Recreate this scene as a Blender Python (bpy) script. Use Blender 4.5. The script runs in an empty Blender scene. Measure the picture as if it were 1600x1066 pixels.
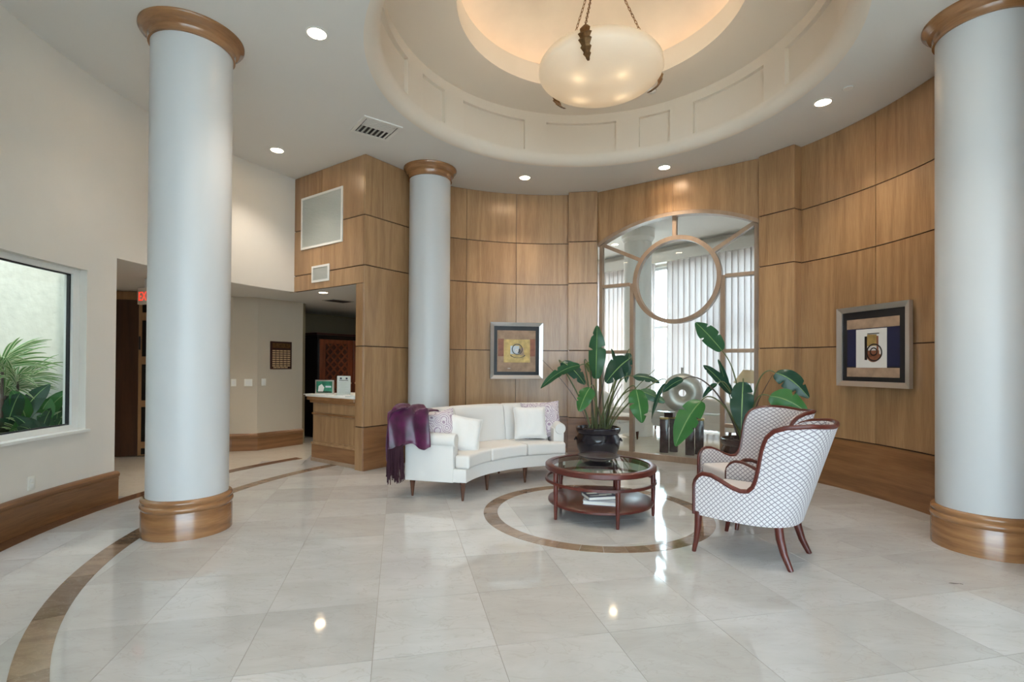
import bpy, bmesh, math, random
from mathutils import Vector, Matrix
random.seed(7)
S = bpy.context.scene
COL = S.collection
PI = math.pi
sin, cos, rad = math.sin, math.cos, math.radians

# ------------------------------------------------------------------ camera
FPX, PITCH, ROLL, SY, CAMH = 789.47, 0.0081, 0.0060, 31.57, 1.40
cd = bpy.data.cameras.new('camera'); cam = bpy.data.objects.new('camera', cd); COL.objects.link(cam)
cd.sensor_width = 36.0; cd.sensor_fit = 'HORIZONTAL'; cd.lens = FPX / 1600 * 36.0
cd.shift_y = SY / 1600; cd.clip_start = .05; cd.clip_end = 200
fwd = Vector((0, cos(PITCH), sin(PITCH))); up0 = Vector((0, -sin(PITCH), cos(PITCH))); rt0 = Vector((1, 0, 0))
rt = rt0 * cos(ROLL) + up0 * sin(ROLL); upv = -rt0 * sin(ROLL) + up0 * cos(ROLL)
cam.matrix_world = Matrix(((rt.x, upv.x, -fwd.x, 0), (rt.y, upv.y, -fwd.y, 0), (rt.z, upv.z, -fwd.z, CAMH), (0, 0, 0, 1)))
S.camera = cam

def pix(x, y, Y):
    """a point of the place seen at photograph position x, y standing Y metres ahead"""
    d = rt * ((x - 800) / FPX) + upv * (-(y - 533 - SY) / FPX) + fwd
    return Vector((0, 0, CAMH)) + d * (Y / d.y)

# ------------------------------------------------------------------ world, exposure
w = bpy.data.worlds.new('World'); S.world = w; w.use_nodes = True
bg = w.node_tree.nodes['Background']; bg.inputs[0].default_value = (.68, .845, 1.0, 1); bg.inputs[1].default_value = 8.5
S.view_settings.view_transform = 'Standard'; S.view_settings.look = 'None'
S.view_settings.gamma = 1.0; S.view_settings.use_curve_mapping = False
S.view_settings.exposure = 0.38
S.cycles.diffuse_bounces = 6; S.cycles.transparent_max_bounces = 16
S.cycles.caustics_reflective = False; S.cycles.caustics_refractive = False
S.cycles.sample_clamp_indirect = 4.0

sl = bpy.data.lights.new('sun', 'SUN'); sl.energy = 1.6; sl.angle = rad(1.5); sl.color = (1, .95, .88)
so_ = bpy.data.objects.new('sun', sl); COL.objects.link(so_); so_.rotation_euler = Vector((-.12, .52, -.83)).to_track_quat('-Z', 'Y').to_euler()

def portal(name, loc, sx, sy, rot, parent=None):
    l = bpy.data.lights.new(name, 'AREA'); l.shape = 'RECTANGLE'; l.size = sx; l.size_y = sy
    l.cycles.is_portal = True
    o = bpy.data.objects.new(name, l); COL.objects.link(o); o.location = loc; o.rotation_euler = rot
    if parent: o.parent = parent
    return o

# ------------------------------------------------------------------ helpers
WL = {}
def wl(o):
    return WL.get(o.name, Vector((0, 0, 0))) if o else Vector((0, 0, 0))

class MB:
    def __init__(s): s.v = []; s.f = []; s.uv = {}
    def add(s, vs, fs):
        b = len(s.v); s.v += [Vector(p) for p in vs]; s.f += [tuple(b + i for i in f) for f in fs]; return b
    def box(s, c, d, rz=0, ax=None):
        hx, hy, hz = d[0] / 2, d[1] / 2, d[2] / 2
        M = Matrix.Rotation(rz, 3, 'Z') if ax is None else ax
        vs = [Vector(c) + M @ Vector((sx * hx, sy * hy, sz * hz)) for sz in (-1, 1) for sx, sy in ((-1, -1), (1, -1), (1, 1), (-1, 1))]
        s.add(vs, [(3, 2, 1, 0), (4, 5, 6, 7), (0, 1, 5, 4), (1, 2, 6, 5), (2, 3, 7, 6), (3, 0, 4, 7)]); return s
    def prism(s, poly, z0, z1):
        n = len(poly)
        a = sum(poly[i][0] * poly[(i + 1) % n][1] - poly[(i + 1) % n][0] * poly[i][1] for i in range(n))
        if a < 0: poly = poly[::-1]
        vs = [(p[0], p[1], z0) for p in poly] + [(p[0], p[1], z1) for p in poly]
        s.add(vs, [tuple(range(n))[::-1], tuple(range(n, 2 * n))] + [(i, (i + 1) % n, n + (i + 1) % n, n + i) for i in range(n)]); return s
    def vprism(s, O, U, N, poly, t0, t1):
        """polygon (u,z) in a vertical plane through O along U, extruded along N from t0 to t1"""
        O, U, N = Vector((O[0], O[1], 0)), Vector((U[0], U[1], 0)), Vector((N[0], N[1], 0))
        n = len(poly); Z = Vector((0, 0, 1))
        vs = [O + U * p[0] + Z * p[1] + N * t for t in (t0, t1) for p in poly]
        s.add(vs, [tuple(range(n)), tuple(range(n, 2 * n))[::-1]] + [(i, n + i, n + (i + 1) % n, (i + 1) % n) for i in range(n)]); return s
    def vbox(s, O, U, N, u0, u1, z0, z1, t0, t1):
        return s.vprism(O, U, N, [(u0, z0), (u1, z0), (u1, z1), (u0, z1)], t0, t1)
    def arc(s, c, r0, r1, a0, a1, z0, z1, n=8):
        vs = []; fs = []
        for i in range(n + 1):
            a = rad(a0 + (a1 - a0) * i / n); ca, sa = cos(a), sin(a)
            for r, z in ((r0, z0), (r1, z0), (r1, z1), (r0, z1)): vs.append((c[0] + r * ca, c[1] + r * sa, z))
        for i in range(n):
            b = 4 * i
            for k in range(4): fs.append((b + k, b + 4 + k, b + 4 + (k + 1) % 4, b + (k + 1) % 4))
        fs += [(0, 1, 2, 3), tuple(4 * n + k for k in (3, 2, 1, 0))]
        s.add(vs, fs); return s
    def sweep(s, c, prof, a0, a1, n=24):
        m = len(prof); vs = []; fs = []
        for i in range(n + 1):
            a = rad(a0 + (a1 - a0) * i / n)
            vs += [(c[0] + r * cos(a), c[1] + r * sin(a), z) for r, z in prof]
        for i in range(n):
            for k in range(m): fs.append((i * m + k, (i + 1) * m + k, (i + 1) * m + (k + 1) % m, i * m + (k + 1) % m))
        fs += [tuple(range(m)), tuple(n * m + k for k in range(m))[::-1]]
        s.add(vs, fs); return s
    def lathe(s, c, prof, n=32, close=False):
        m = len(prof); vs = []; fs = []
        for i in range(n):
            a = 2 * PI * i / n
            vs += [(c[0] + r * cos(a), c[1] + r * sin(a), c[2] + z) for r, z in prof]
        kk = m if close else m - 1
        for i in range(n):
            j = (i + 1) % n
            for k in range(kk): fs.append((i * m + k, j * m + k, j * m + (k + 1) % m, i * m + (k + 1) % m))
        b = s.add(vs, fs)
        if not close:
            if prof[0][0] > 1e-5: s.f.append(tuple(b + i * m for i in range(n))[::-1])
            if prof[-1][0] > 1e-5: s.f.append(tuple(b + i * m + m - 1 for i in range(n)))
        return s
    def tube(s, pts, r, n=8, sq=1.0):
        pts = [Vector(p) for p in pts]; rs = r if isinstance(r, (list, tuple)) else [r] * len(pts)
        T = [(pts[min(i + 1, len(pts) - 1)] - pts[max(i - 1, 0)]).normalized() for i in range(len(pts))]
        ref = Vector((0, 0, 1)) if abs(T[0].z) < .9 else Vector((1, 0, 0))
        N = (ref - T[0] * ref.dot(T[0])).normalized(); vs = []; fs = []
        for i, p in enumerate(pts):
            N = (N - T[i] * N.dot(T[i])).normalized(); B = T[i].cross(N)
            vs += [p + (N * cos(2 * PI * k / n) * sq + B * sin(2 * PI * k / n)) * rs[i] for k in range(n)]
        for i in range(len(pts) - 1):
            for k in range(n): fs.append((i * n + k, i * n + (k + 1) % n, (i + 1) * n + (k + 1) % n, (i + 1) * n + k))
        fs += [tuple(range(n))[::-1], tuple((len(pts) - 1) * n + k for k in range(n))]
        s.add(vs, fs); return s
    def grid(s, fn, nu, nv, uvfn=None, wrap=False):
        b = len(s.v); vs = []
        for i in range(nu + 1):
            for j in range(nv + 1):
                vs.append(fn(i / nu, j / nv))
                if uvfn: s.uv[b + len(vs) - 1] = uvfn(i / nu, j / nv)
        s.add(vs, [(i * (nv + 1) + j, (i + 1) * (nv + 1) + j, (i + 1) * (nv + 1) + j + 1, i * (nv + 1) + j + 1) for i in range(nu) for j in range(nv)]); return s
    def build(s, name, m, parent=None, smooth=False, bevel=0, seg=2, local=False, merge=0, recalc=True, base=None):
        vs = s.v
        lo = Vector((min(p.x for p in vs), min(p.y for p in vs), min(p.z for p in vs)))
        hi = Vector((max(p.x for p in vs), max(p.y for p in vs), max(p.z for p in vs)))
        o0 = Vector(base) if base else Vector(((lo.x + hi.x) / 2, (lo.y + hi.y) / 2, lo.z))
        me = bpy.data.meshes.new(name); me.from_pydata([p - o0 for p in vs], [], s.f)
        if s.uv:
            u = me.uv_layers.new(name='UVMap')
            for lp in me.loops: u.data[lp.index].uv = s.uv.get(lp.vertex_index, (0, 0))
        if bevel or merge or recalc:
            bm = bmesh.new(); bm.from_mesh(me)
            if merge: bmesh.ops.remove_doubles(bm, verts=bm.verts, dist=merge)
            if recalc: bmesh.ops.recalc_face_normals(bm, faces=bm.faces)
            if bevel:
                es = [e for e in bm.edges if len(e.link_faces) == 2 and e.calc_face_angle(0) > .5]
                bmesh.ops.bevel(bm, geom=es, offset=bevel, segments=seg, profile=.6, affect='EDGES', clamp_overlap=True)
            bm.to_mesh(me); bm.free()
        if smooth or (bevel and seg > 1):
            for p in me.polygons: p.use_smooth = True
            me.set_sharp_from_angle(angle=.75)
        if m: me.materials.append(m)
        o = bpy.data.objects.new(name, me); COL.objects.link(o)
        if parent: o.parent = parent
        o.location = o0 if local else o0 - wl(parent)
        WL[o.name] = Vector(o0) if not local else Vector((0, 0, 0))
        return o

def tag(o, label=None, cat=None, group=None, kind=None):
    if label: o['label'] = label
    if cat: o['category'] = cat
    if group: o['group'] = group
    if kind: o['kind'] = kind
    return o
def thing(name, loc, label, cat, group=None, rz=0):
    o = bpy.data.objects.new(name, None); COL.objects.link(o); o.empty_display_size = .1
    o.location = loc; o.rotation_euler = (0, 0, rz); WL[o.name] = Vector(loc)
    return tag(o, label, cat, group)
def struct(o): o['kind'] = 'structure'; return o
def group_root(name, loc=(0, 0, 0)):
    o = bpy.data.objects.new(name, None); COL.objects.link(o); o.location = loc; WL[o.name] = Vector(loc); o.empty_display_size = .1
    return struct(o)
def copy_tree(o, parent=None):
    c = o.copy(); COL.objects.link(c); c.parent = parent
    WL[c.name] = WL.get(o.name, Vector((0, 0, 0))).copy()
    for ch in [x for x in list(COL.objects) if x.parent == o]: copy_tree(ch, c)
    return c

# ------------------------------------------------------------------ materials
def mk(name):
    m = bpy.data.materials.new(name); m.use_nodes = True
    nt = m.node_tree; return m, nt, nt.nodes['Principled BSDF']
def plain(name, c, rough=.5, metal=0, spec=.5, coat=0, noise=0, nscale=8, sheen=0, bump=0, bscale=60):
    m, nt, b = mk(name)
    b.inputs['Base Color'].default_value = (*c, 1); b.inputs['Roughness'].default_value = rough
    b.inputs['Metallic'].default_value = metal; b.inputs['Specular IOR Level'].default_value = spec
    b.inputs['Coat Weight'].default_value = coat; b.inputs['Sheen Weight'].default_value = sheen
    b.inputs['Coat Roughness'].default_value = .1
    if noise or bump:
        tc = nt.nodes.new('ShaderNodeTexCoord')
    if noise:
        n = nt.nodes.new('ShaderNodeTexNoise'); n.inputs['Scale'].default_value = nscale; n.inputs['Detail'].default_value = 4
        r = nt.nodes.new('ShaderNodeValToRGB')
        r.color_ramp.elements[0].position = .3; r.color_ramp.elements[1].position = .7
        r.color_ramp.elements[0].color = (*[x * (1 - noise) for x in c], 1); r.color_ramp.elements[1].color = (*[min(1, x * (1 + noise)) for x in c], 1)
        nt.links.new(tc.outputs['Object'], n.inputs['Vector']); nt.links.new(n.outputs['Fac'], r.inputs['Fac']); nt.links.new(r.outputs['Color'], b.inputs['Base Color'])
    if bump:
        n2 = nt.nodes.new('ShaderNodeTexNoise'); n2.inputs['Scale'].default_value = bscale
        bp = nt.nodes.new('ShaderNodeBump'); bp.inputs['Strength'].default_value = bump; bp.inputs['Distance'].default_value = .01
        nt.links.new(tc.outputs['Object'], n2.inputs['Vector']); nt.links.new(n2.outputs['Fac'], bp.inputs['Height']); nt.links.new(bp.outputs['Normal'], b.inputs['Normal'])
    return m
def wood(name, lo, hi, grain=(1, 1, .07), rough=.35, coat=.25, fig=26, scale=1.0, coord='world'):
    m, nt, b = mk(name); N = nt.nodes.new; L = nt.links.new
    if coord == 'world': src = N('ShaderNodeNewGeometry').outputs['Position']
    else: src = N('ShaderNodeTexCoord').outputs['Object']
    oi = N('ShaderNodeObjectInfo')
    mul = N('ShaderNodeVectorMath'); mul.operation = 'MULTIPLY'; mul.inputs[1].default_value = [g * scale for g in grain]; L(src, mul.inputs[0])
    off = N('ShaderNodeMath'); off.operation = 'MULTIPLY'; off.inputs[1].default_value = 37.0; L(oi.outputs['Random'], off.inputs[0])
    add = N('ShaderNodeVectorMath'); add.operation = 'ADD'; L(mul.outputs[0], add.inputs[0]); L(off.outputs[0], add.inputs[1])
    n1 = N('ShaderNodeTexNoise'); n1.inputs['Scale'].default_value = 2.6; n1.inputs['Detail'].default_value = 2; L(add.outputs[0], n1.inputs['Vector'])
    k = N('ShaderNodeMath'); k.operation = 'MULTIPLY'; k.inputs[1].default_value = fig * 2; L(n1.outputs['Fac'], k.inputs[0])
    sn = N('ShaderNodeMath'); sn.operation = 'SINE'; L(k.outputs[0], sn.inputs[0])
    n2 = N('ShaderNodeTexNoise'); n2.inputs['Scale'].default_value = 75; n2.inputs['Detail'].default_value = 3; L(add.outputs[0], n2.inputs['Vector'])
    f1 = N('ShaderNodeMath'); f1.operation = 'MULTIPLY_ADD'; f1.inputs[1].default_value = .11; f1.inputs[2].default_value = .15; L(sn.outputs[0], f1.inputs[0])
    f2 = N('ShaderNodeMath'); f2.operation = 'MULTIPLY_ADD'; f2.inputs[1].default_value = .5; L(n2.outputs['Fac'], f2.inputs[0]); L(f1.outputs[0], f2.inputs[2])
    f3 = N('ShaderNodeMath'); f3.operation = 'MULTIPLY_ADD'; f3.inputs[1].default_value = .16; L(oi.outputs['Random'], f3.inputs[0]); L(f2.outputs[0], f3.inputs[2])
    r = N('ShaderNodeValToRGB'); r.color_ramp.elements[0].position = .15; r.color_ramp.elements[1].position = .85
    r.color_ramp.elements[0].color = (*lo, 1); r.color_ramp.elements[1].color = (*hi, 1)
    L(f3.outputs[0], r.inputs['Fac']); L(r.outputs['Color'], b.inputs['Base Color'])
    b.inputs['Roughness'].default_value = rough; b.inputs['Coat Weight'].default_value = coat; b.inputs['Coat Roughness'].default_value = .22
    return m
def marble(name, c1, c2, vein, rough=.07, world=True, vs=1.6, var=.5, grid=0):
    m, nt, b = mk(name); N = nt.nodes.new; L = nt.links.new
    src = N('ShaderNodeNewGeometry').outputs['Position']
    oi = N('ShaderNodeObjectInfo')
    off = N('ShaderNodeMath'); off.operation = 'MULTIPLY'; off.inputs[1].default_value = 53.0; L(oi.outputs['Random'], off.inputs[0])
    add = N('ShaderNodeVectorMath'); add.operation = 'ADD'; L(src, add.inputs[0]); L(off.outputs[0], add.inputs[1])
    mp = N('ShaderNodeVectorMath'); mp.operation = 'MULTIPLY'; mp.inputs[1].default_value = (1, 2.2, 1); L(add.outputs[0], mp.inputs[0])
    n1 = N('ShaderNodeTexNoise'); n1.inputs['Scale'].default_value = vs; n1.inputs['Detail'].default_value = 8; n1.inputs['Roughness'].default_value = .65; n1.inputs['Distortion'].default_value = .6
    L(mp.outputs[0], n1.inputs['Vector'])
    mix = N('ShaderNodeMath'); mix.operation = 'MULTIPLY_ADD'; mix.inputs[1].default_value = var; L(oi.outputs['Random'], mix.inputs[0]); L(n1.outputs['Fac'], mix.inputs[2])
    r = N('ShaderNodeValToRGB'); e = r.color_ramp.elements
    e[0].position = .35; e[0].color = (*c1, 1); e[1].position = .95; e[1].color = (*c2, 1); L(mix.outputs[0], r.inputs['Fac'])
    n2 = N('ShaderNodeTexNoise'); n2.inputs['Scale'].default_value = vs * 2.2; n2.inputs['Detail'].default_value = 6; n2.inputs['Distortion'].default_value = 1.2; L(mp.outputs[0], n2.inputs['Vector'])
    r2 = N('ShaderNodeValToRGB'); e = r2.color_ramp.elements
    e[0].position = .49; e[0].color = (0, 0, 0, 1); e[1].position = .505; e[1].color = (1, 1, 1, 1); x = e.new(.52); x.color = (0, 0, 0, 1)
    L(n2.outputs['Fac'], r2.inputs['Fac'])
    vm = N('ShaderNodeMath'); vm.operation = 'MULTIPLY'; vm.inputs[1].default_value = .35; L(r2.outputs['Color'], vm.inputs[0])
    mx = N('ShaderNodeMixRGB'); mx.inputs['Color2'].default_value = (*vein, 1); L(vm.outputs[0], mx.inputs['Fac']); L(r.outputs['Color'], mx.inputs['Color1'])
    L(mx.outputs['Color'], b.inputs['Base Color'])
    b.inputs['Roughness'].default_value = rough; b.inputs['Specular IOR Level'].default_value = .6
    return m
def emit(name, c, s):
    m, nt, b = mk(name); b.inputs['Base Color'].default_value = (*c, 1)
    b.inputs['Emission Color'].default_value = (*c, 1); b.inputs['Emission Strength'].default_value = s; return m
def glass(name, tint=(.96, .98, .97), refl=.9, rough=.0):
    m, nt, b = mk(name); N = nt.nodes.new; L = nt.links.new; nt.nodes.remove(b)
    t = N('ShaderNodeBsdfTransparent'); t.inputs[0].default_value = (*tint, 1)
    g = N('ShaderNodeBsdfGlossy'); g.inputs['Roughness'].default_value = rough
    f = N('ShaderNodeFresnel'); f.inputs[0].default_value = 1.45
    gm = N('ShaderNodeNewGeometry'); bf = N('ShaderNodeMath'); bf.operation = 'SUBTRACT'; bf.inputs[0].default_value = 1.0; L(gm.outputs['Backfacing'], bf.inputs[1])
    f0 = N('ShaderNodeMath'); f0.operation = 'MULTIPLY'; L(f.outputs[0], f0.inputs[0]); L(bf.outputs[0], f0.inputs[1])
    k = N('ShaderNodeMath'); k.operation = 'MULTIPLY'; k.inputs[1].default_value = refl; L(f0.outputs[0], k.inputs[0])
    mx = N('ShaderNodeMixShader'); L(k.outputs[0], mx.inputs[0]); L(t.outputs[0], mx.inputs[1]); L(g.outputs[0], mx.inputs[2])
    L(mx.outputs[0], nt.nodes['Material Output'].inputs['Surface']); return m
def thin(name, c, trans=.5):
    """cloth or leaf that lets light through"""
    m, nt, b = mk(name); N = nt.nodes.new; L = nt.links.new
    b.inputs['Base Color'].default_value = (*c, 1); b.inputs['Roughness'].default_value = .8
    t = N('ShaderNodeBsdfTranslucent'); t.inputs[0].default_value = (*c, 1)
    mx = N('ShaderNodeMixShader'); mx.inputs[0].default_value = trans; L(b.outputs[0], mx.inputs[1]); L(t.outputs[0], mx.inputs[2])
    L(mx.outputs[0], nt.nodes['Material Output'].inputs['Surface']); return m
def lattice(name, base, line, sp=.034, wdt=.17):
    m, nt, b = mk(name); N = nt.nodes.new; L = nt.links.new
    uv = N('ShaderNodeUVMap'); uv.uv_map = 'UVMap'; sx = N('ShaderNodeSeparateXYZ'); L(uv.outputs[0], sx.inputs[0])
    outs = []
    for op in ('ADD', 'SUBTRACT'):
        a = N('ShaderNodeMath'); a.operation = op; L(sx.outputs[0], a.inputs[0]); L(sx.outputs[1], a.inputs[1])
        d = N('ShaderNodeMath'); d.operation = 'DIVIDE'; d.inputs[1].default_value = sp; L(a.outputs[0], d.inputs[0])
        f = N('ShaderNodeMath'); f.operation = 'FRACT'; L(d.outputs[0], f.inputs[0])
        l = N('ShaderNodeMath'); l.operation = 'LESS_THAN'; l.inputs[1].default_value = wdt; L(f.outputs[0], l.inputs[0]); outs.append(l)
    mxm = N('ShaderNodeMath'); mxm.operation = 'MAXIMUM'; L(outs[0].outputs[0], mxm.inputs[0]); L(outs[1].outputs[0], mxm.inputs[1])
    mx = N('ShaderNodeMixRGB'); mx.inputs['Color1'].default_value = (*base, 1); mx.inputs['Color2'].default_value = (*line, 1); L(mxm.outputs[0], mx.inputs['Fac'])
    L(mx.outputs[0], b.inputs['Base Color']); b.inputs['Roughness'].default_value = .8; b.inputs['Sheen Weight'].default_value = .1; return m
def damask(name):
    m, nt, b = mk(name); N = nt.nodes.new; L = nt.links.new
    tc = N('ShaderNodeTexCoord')
    v = N('ShaderNodeTexVoronoi'); v.feature = 'F1'; v.inputs['Scale'].default_value = 8.5; L(tc.outputs['Object'], v.inputs['Vector'])
    k = N('ShaderNodeMath'); k.operation = 'MULTIPLY'; k.inputs[1].default_value = 40; L(v.outputs['Distance'], k.inputs[0])
    sn = N('ShaderNodeMath'); sn.operation = 'SINE'; L(k.outputs[0], sn.inputs[0])
    n = N('ShaderNodeTexNoise'); n.inputs['Scale'].default_value = 30; L(tc.outputs['Object'], n.inputs['Vector'])
    a = N('ShaderNodeMath'); a.operation = 'MULTIPLY_ADD'; a.inputs[1].default_value = 2.0; L(n.outputs['Fac'], a.inputs[0]); L(sn.outputs[0], a.inputs[2])
    r = N('ShaderNodeValToRGB'); e = r.color_ramp.elements; e[0].position = .62; e[0].color = (.66, .60, .62, 1); e[1].position = .82; e[1].color = (.36, .26, .34, 1)
    d = N('ShaderNodeMath'); d.operation = 'MULTIPLY'; d.inputs[1].default_value = .5; L(a.outputs[0], d.inputs[0])
    L(d.outputs[0], r.inputs['Fac']); L(r.outputs['Color'], b.inputs['Base Color']); b.inputs['Roughness'].default_value = .75; return m

M = {}
M['oak'] = wood('oak_vertical_grain', (.225, .115, .049), (.46, .280, .142), fig=22)
M['oak_h'] = wood('oak_horizontal_grain', (.15, .062, .022), (.34, .165, .068), grain=(.07, .07, 1))
M['oak_mould'] = wood('oak_moulding', (.17, .07, .025), (.40, .20, .085), grain=(.12, .12, 1), rough=.22, coat=.6)
M['oak_frame'] = wood('oak_window_frame', (.23, .145, .095), (.38, .27, .19), grain=(.3, .3, .1))
M['joint'] = plain('dark_joint', (.045, .017, .008), .7)
M['wall'] = plain('cream_wall_paint', (.72, .68, .625), .7, noise=.015, nscale=3)
M['ceil'] = plain('ceiling_paint', (.74, .73, .71), .75)
M['frieze'] = plain('frieze_cream_paint', (.79, .715, .625), .75)
M['hall'] = plain('hall_tan_paint', (.53, .455, .36), .75, noise=.015, nscale=3)
M['dome'] = plain('dome_plaster', (.76, .68, .58), .8, noise=.06, nscale=2.5)
M['column'] = plain('column_paint', (.55, .555, .56), .38, spec=.4)
M['white'] = plain('white_enamel', (.78, .77, .74), .35)
M['white_pl'] = plain('white_plastic', (.8, .78, .72), .4)
M['grille'] = plain('grille_mesh', (.52, .53, .5), .6)
M['tile'] = marble('cream_marble_tile', (.43, .42, .41), (.56, .56, .565), (.37, .34, .31), rough=.06, var=.42)
M['grout'] = plain('grey_grout', (.27, .25, .225), .6)
M['slab'] = marble('cream_marble_floor', (.52, .46, .38), (.70, .65, .57), (.45, .38, .3), rough=.08)
M['brown'] = marble('brown_marble', (.115, .072, .045), (.30, .21, .15), (.45, .36, .28), rough=.08, vs=5, var=.4)
M['border'] = marble('dark_brown_marble', (.075, .032, .018), (.17, .085, .05), (.35, .22, .15), rough=.1, vs=5, var=.4)
M['mahog'] = wood('mahogany', (.032, .004, .003), (.125, .018, .010), grain=(.3, .3, .3), rough=.32, coat=.15, fig=8, coord='object')
M['leg_dark'] = wood('walnut_leg', (.05, .018, .010), (.13, .05, .028), grain=(1, 1, .1), rough=.25, coat=.4, coord='object')
M['fabric'] = plain('cream_upholstery', (.70, .675, .65), .85, sheen=.15, bump=.15, bscale=220)
M['pillow_w'] = plain('white_linen', (.78, .76, .74), .85, sheen=.2, bump=.25, bscale=28)
M['damask'] = damask('damask_print')
M['lattice'] = lattice('trellis_fabric', (.66, .63, .64), (.27, .235, .27), .036, .22)
M['seatfab'] = plain('pale_seat_fabric', (.66, .63, .645), .85, sheen=.2)
M['velvet'] = plain('purple_velvet', (.060, .004, .036), .34, sheen=.12, noise=.7, nscale=7)
M['fringe'] = plain('plum_fringe', (.028, .003, .012), .8)
M['glass'] = glass('clear_glass')
M['glass_t'] = glass('table_glass', (.86, .93, .90), 1.0)
M['pot'] = plain('black_glazed_pot', (.012, .011, .020), .22, coat=.4)
M['pot2'] = plain('brown_glazed_pot', (.035, .018, .018), .25, coat=.4)
M['soil'] = plain('soil_stones', (.06, .045, .04), .9, noise=.5, nscale=40)
def leafmat(name, c, tr=.25, edge=None):
    m, nt, b = mk(name); N = nt.nodes.new; L = nt.links.new
    uv = N('ShaderNodeUVMap'); uv.uv_map = 'UVMap'; sx = N('ShaderNodeSeparateXYZ'); L(uv.outputs[0], sx.inputs[0])
    ab = N('ShaderNodeMath'); ab.operation = 'ABSOLUTE'; L(sx.outputs[0], ab.inputs[0])
    sl = N('ShaderNodeMath'); sl.operation = 'MULTIPLY_ADD'; sl.inputs[1].default_value = -.35; L(ab.outputs[0], sl.inputs[0]); L(sx.outputs[1], sl.inputs[2])
    k = N('ShaderNodeMath'); k.operation = 'MULTIPLY'; k.inputs[1].default_value = 150; L(sl.outputs[0], k.inputs[0])
    sn = N('ShaderNodeMath'); sn.operation = 'SINE'; L(k.outputs[0], sn.inputs[0])
    r = N('ShaderNodeValToRGB'); e = r.color_ramp.elements; e[0].position = 0; e[1].position = 1
    e[0].color = (*[x * .72 for x in c], 1); e[1].color = (*[min(1, x * 1.2) for x in c], 1)
    h = N('ShaderNodeMath'); h.operation = 'MULTIPLY_ADD'; h.inputs[1].default_value = .5; h.inputs[2].default_value = .5; L(sn.outputs[0], h.inputs[0]); L(h.outputs[0], r.inputs['Fac'])
    md = N('ShaderNodeMath'); md.operation = 'LESS_THAN'; md.inputs[1].default_value = .05; L(ab.outputs[0], md.inputs[0])
    mx = N('ShaderNodeMixRGB'); mx.inputs['Color2'].default_value = (.25, .42, .16, 1); L(md.outputs[0], mx.inputs['Fac']); L(r.outputs['Color'], mx.inputs['Color1'])
    if edge:
        ge = N('ShaderNodeMath'); ge.operation = 'GREATER_THAN'; ge.inputs[1].default_value = .5; L(ab.outputs[0], ge.inputs[0])
        me_ = N('ShaderNodeMixRGB'); me_.inputs['Color2'].default_value = (*edge, 1); L(ge.outputs[0], me_.inputs['Fac']); L(mx.outputs['Color'], me_.inputs['Color1']); mx = me_
    L(mx.outputs['Color'], b.inputs['Base Color']); b.inputs['Roughness'].default_value = .32
    t = N('ShaderNodeBsdfTranslucent'); L(mx.outputs['Color'], t.inputs[0])
    ms = N('ShaderNodeMixShader'); ms.inputs[0].default_value = tr; L(b.outputs[0], ms.inputs[1]); L(t.outputs[0], ms.inputs[2])
    L(ms.outputs[0], nt.nodes['Material Output'].inputs['Surface']); return m
M['leaf'] = leafmat('leaf_mid_green', (.04, .13, .055)); M['leaf_b'] = leafmat('leaf_bright_green', (.055, .21, .055), .4)
M['leaf_d'] = leafmat('leaf_dark_green', (.02, .075, .045)); M['leaf_y'] = leafmat('leaf_olive', (.10, .14, .04))
M['leaf_v'] = leafmat('leaf_variegated', (.10, .26, .07), .3, (.62, .66, .42))
M['stem'] = plain('stem_green', (.11, .13, .05), .5); M['stem_p'] = plain('stem_brown', (.085, .06, .05), .5)
M['silver'] = plain('brushed_silver', (.62, .58, .56), .32, metal=.85)
M['black'] = plain('black_mat', (.006, .006, .009), .5)
M['navy'] = plain('navy_velvet', (.006, .008, .045), .6)
M['tan'] = plain('tan_paper', (.33, .22, .15), .7, noise=.25, nscale=9)
M['gold'] = plain('gold_leaf', (.43, .29, .10), .45, metal=.3, noise=.25, nscale=14)
M['copper'] = plain('copper_print', (.26, .09, .045), .5, noise=.3, nscale=14)
M['paper'] = plain('off_white_paper', (.70, .68, .66), .7)
M['paleblue'] = plain('pale_blue_paint', (.52, .58, .64), .5)
M['ink'] = plain('black_ink', (.012, .008, .008), .4)
M['bronze'] = plain('antique_bronze', (.17, .09, .035), .45, metal=.7, noise=.4, nscale=30)
M['dish'] = plain('plum_glazed_dish', (.022, .008, .018), .3, coat=.25)
M['book_n'] = plain('navy_book_cover', (.02, .022, .07), .3, coat=.3); M['book_w'] = plain('pale_book_cover', (.42, .42, .50), .4)
M['pages'] = plain('book_pages', (.74, .71, .65), .8)
M['cherry'] = wood('cherry_wood', (.10, .022, .010), (.27, .075, .032), grain=(1, 1, .1), rough=.3, coat=.4, coord='object')
M['ebony'] = plain('black_lacquer', (.008, .006, .007), .35)
M['olive_wall'] = plain('olive_wall_paint', (.30, .245, .15), .75)
M['stucco'] = plain('stucco', (.58, .56, .49), .9, noise=.06, nscale=9, bump=.6, bscale=14)
M['lamp'] = emit('downlight_lens', (1.0, .93, .82), 9)
M['cove'] = emit('cove_strip', (1.0, .76, .56), 2.2)
M['bulb'] = emit('bulb', (1.0, .84, .62), 140)
M['slate'] = plain('dark_stone', (.06, .035, .038), .15, noise=.5, nscale=12)
M['vase'] = plain('silver_leaf_vase', (.46, .43, .39), .36, metal=.45, noise=.15, nscale=6)
M['shade'] = thin('lamp_shade_linen', (.72, .66, .52), .4)
M['curtain'] = thin('sheer_curtain', (.66, .60, .585), .30)
M['alum'] = plain('window_aluminium', (.66, .67, .68), .4, metal=.4)
M['gasket'] = plain('black_gasket', (.012, .012, .016), .5)
M['red'] = emit('exit_red', (.85, .06, .03), .9)
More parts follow.
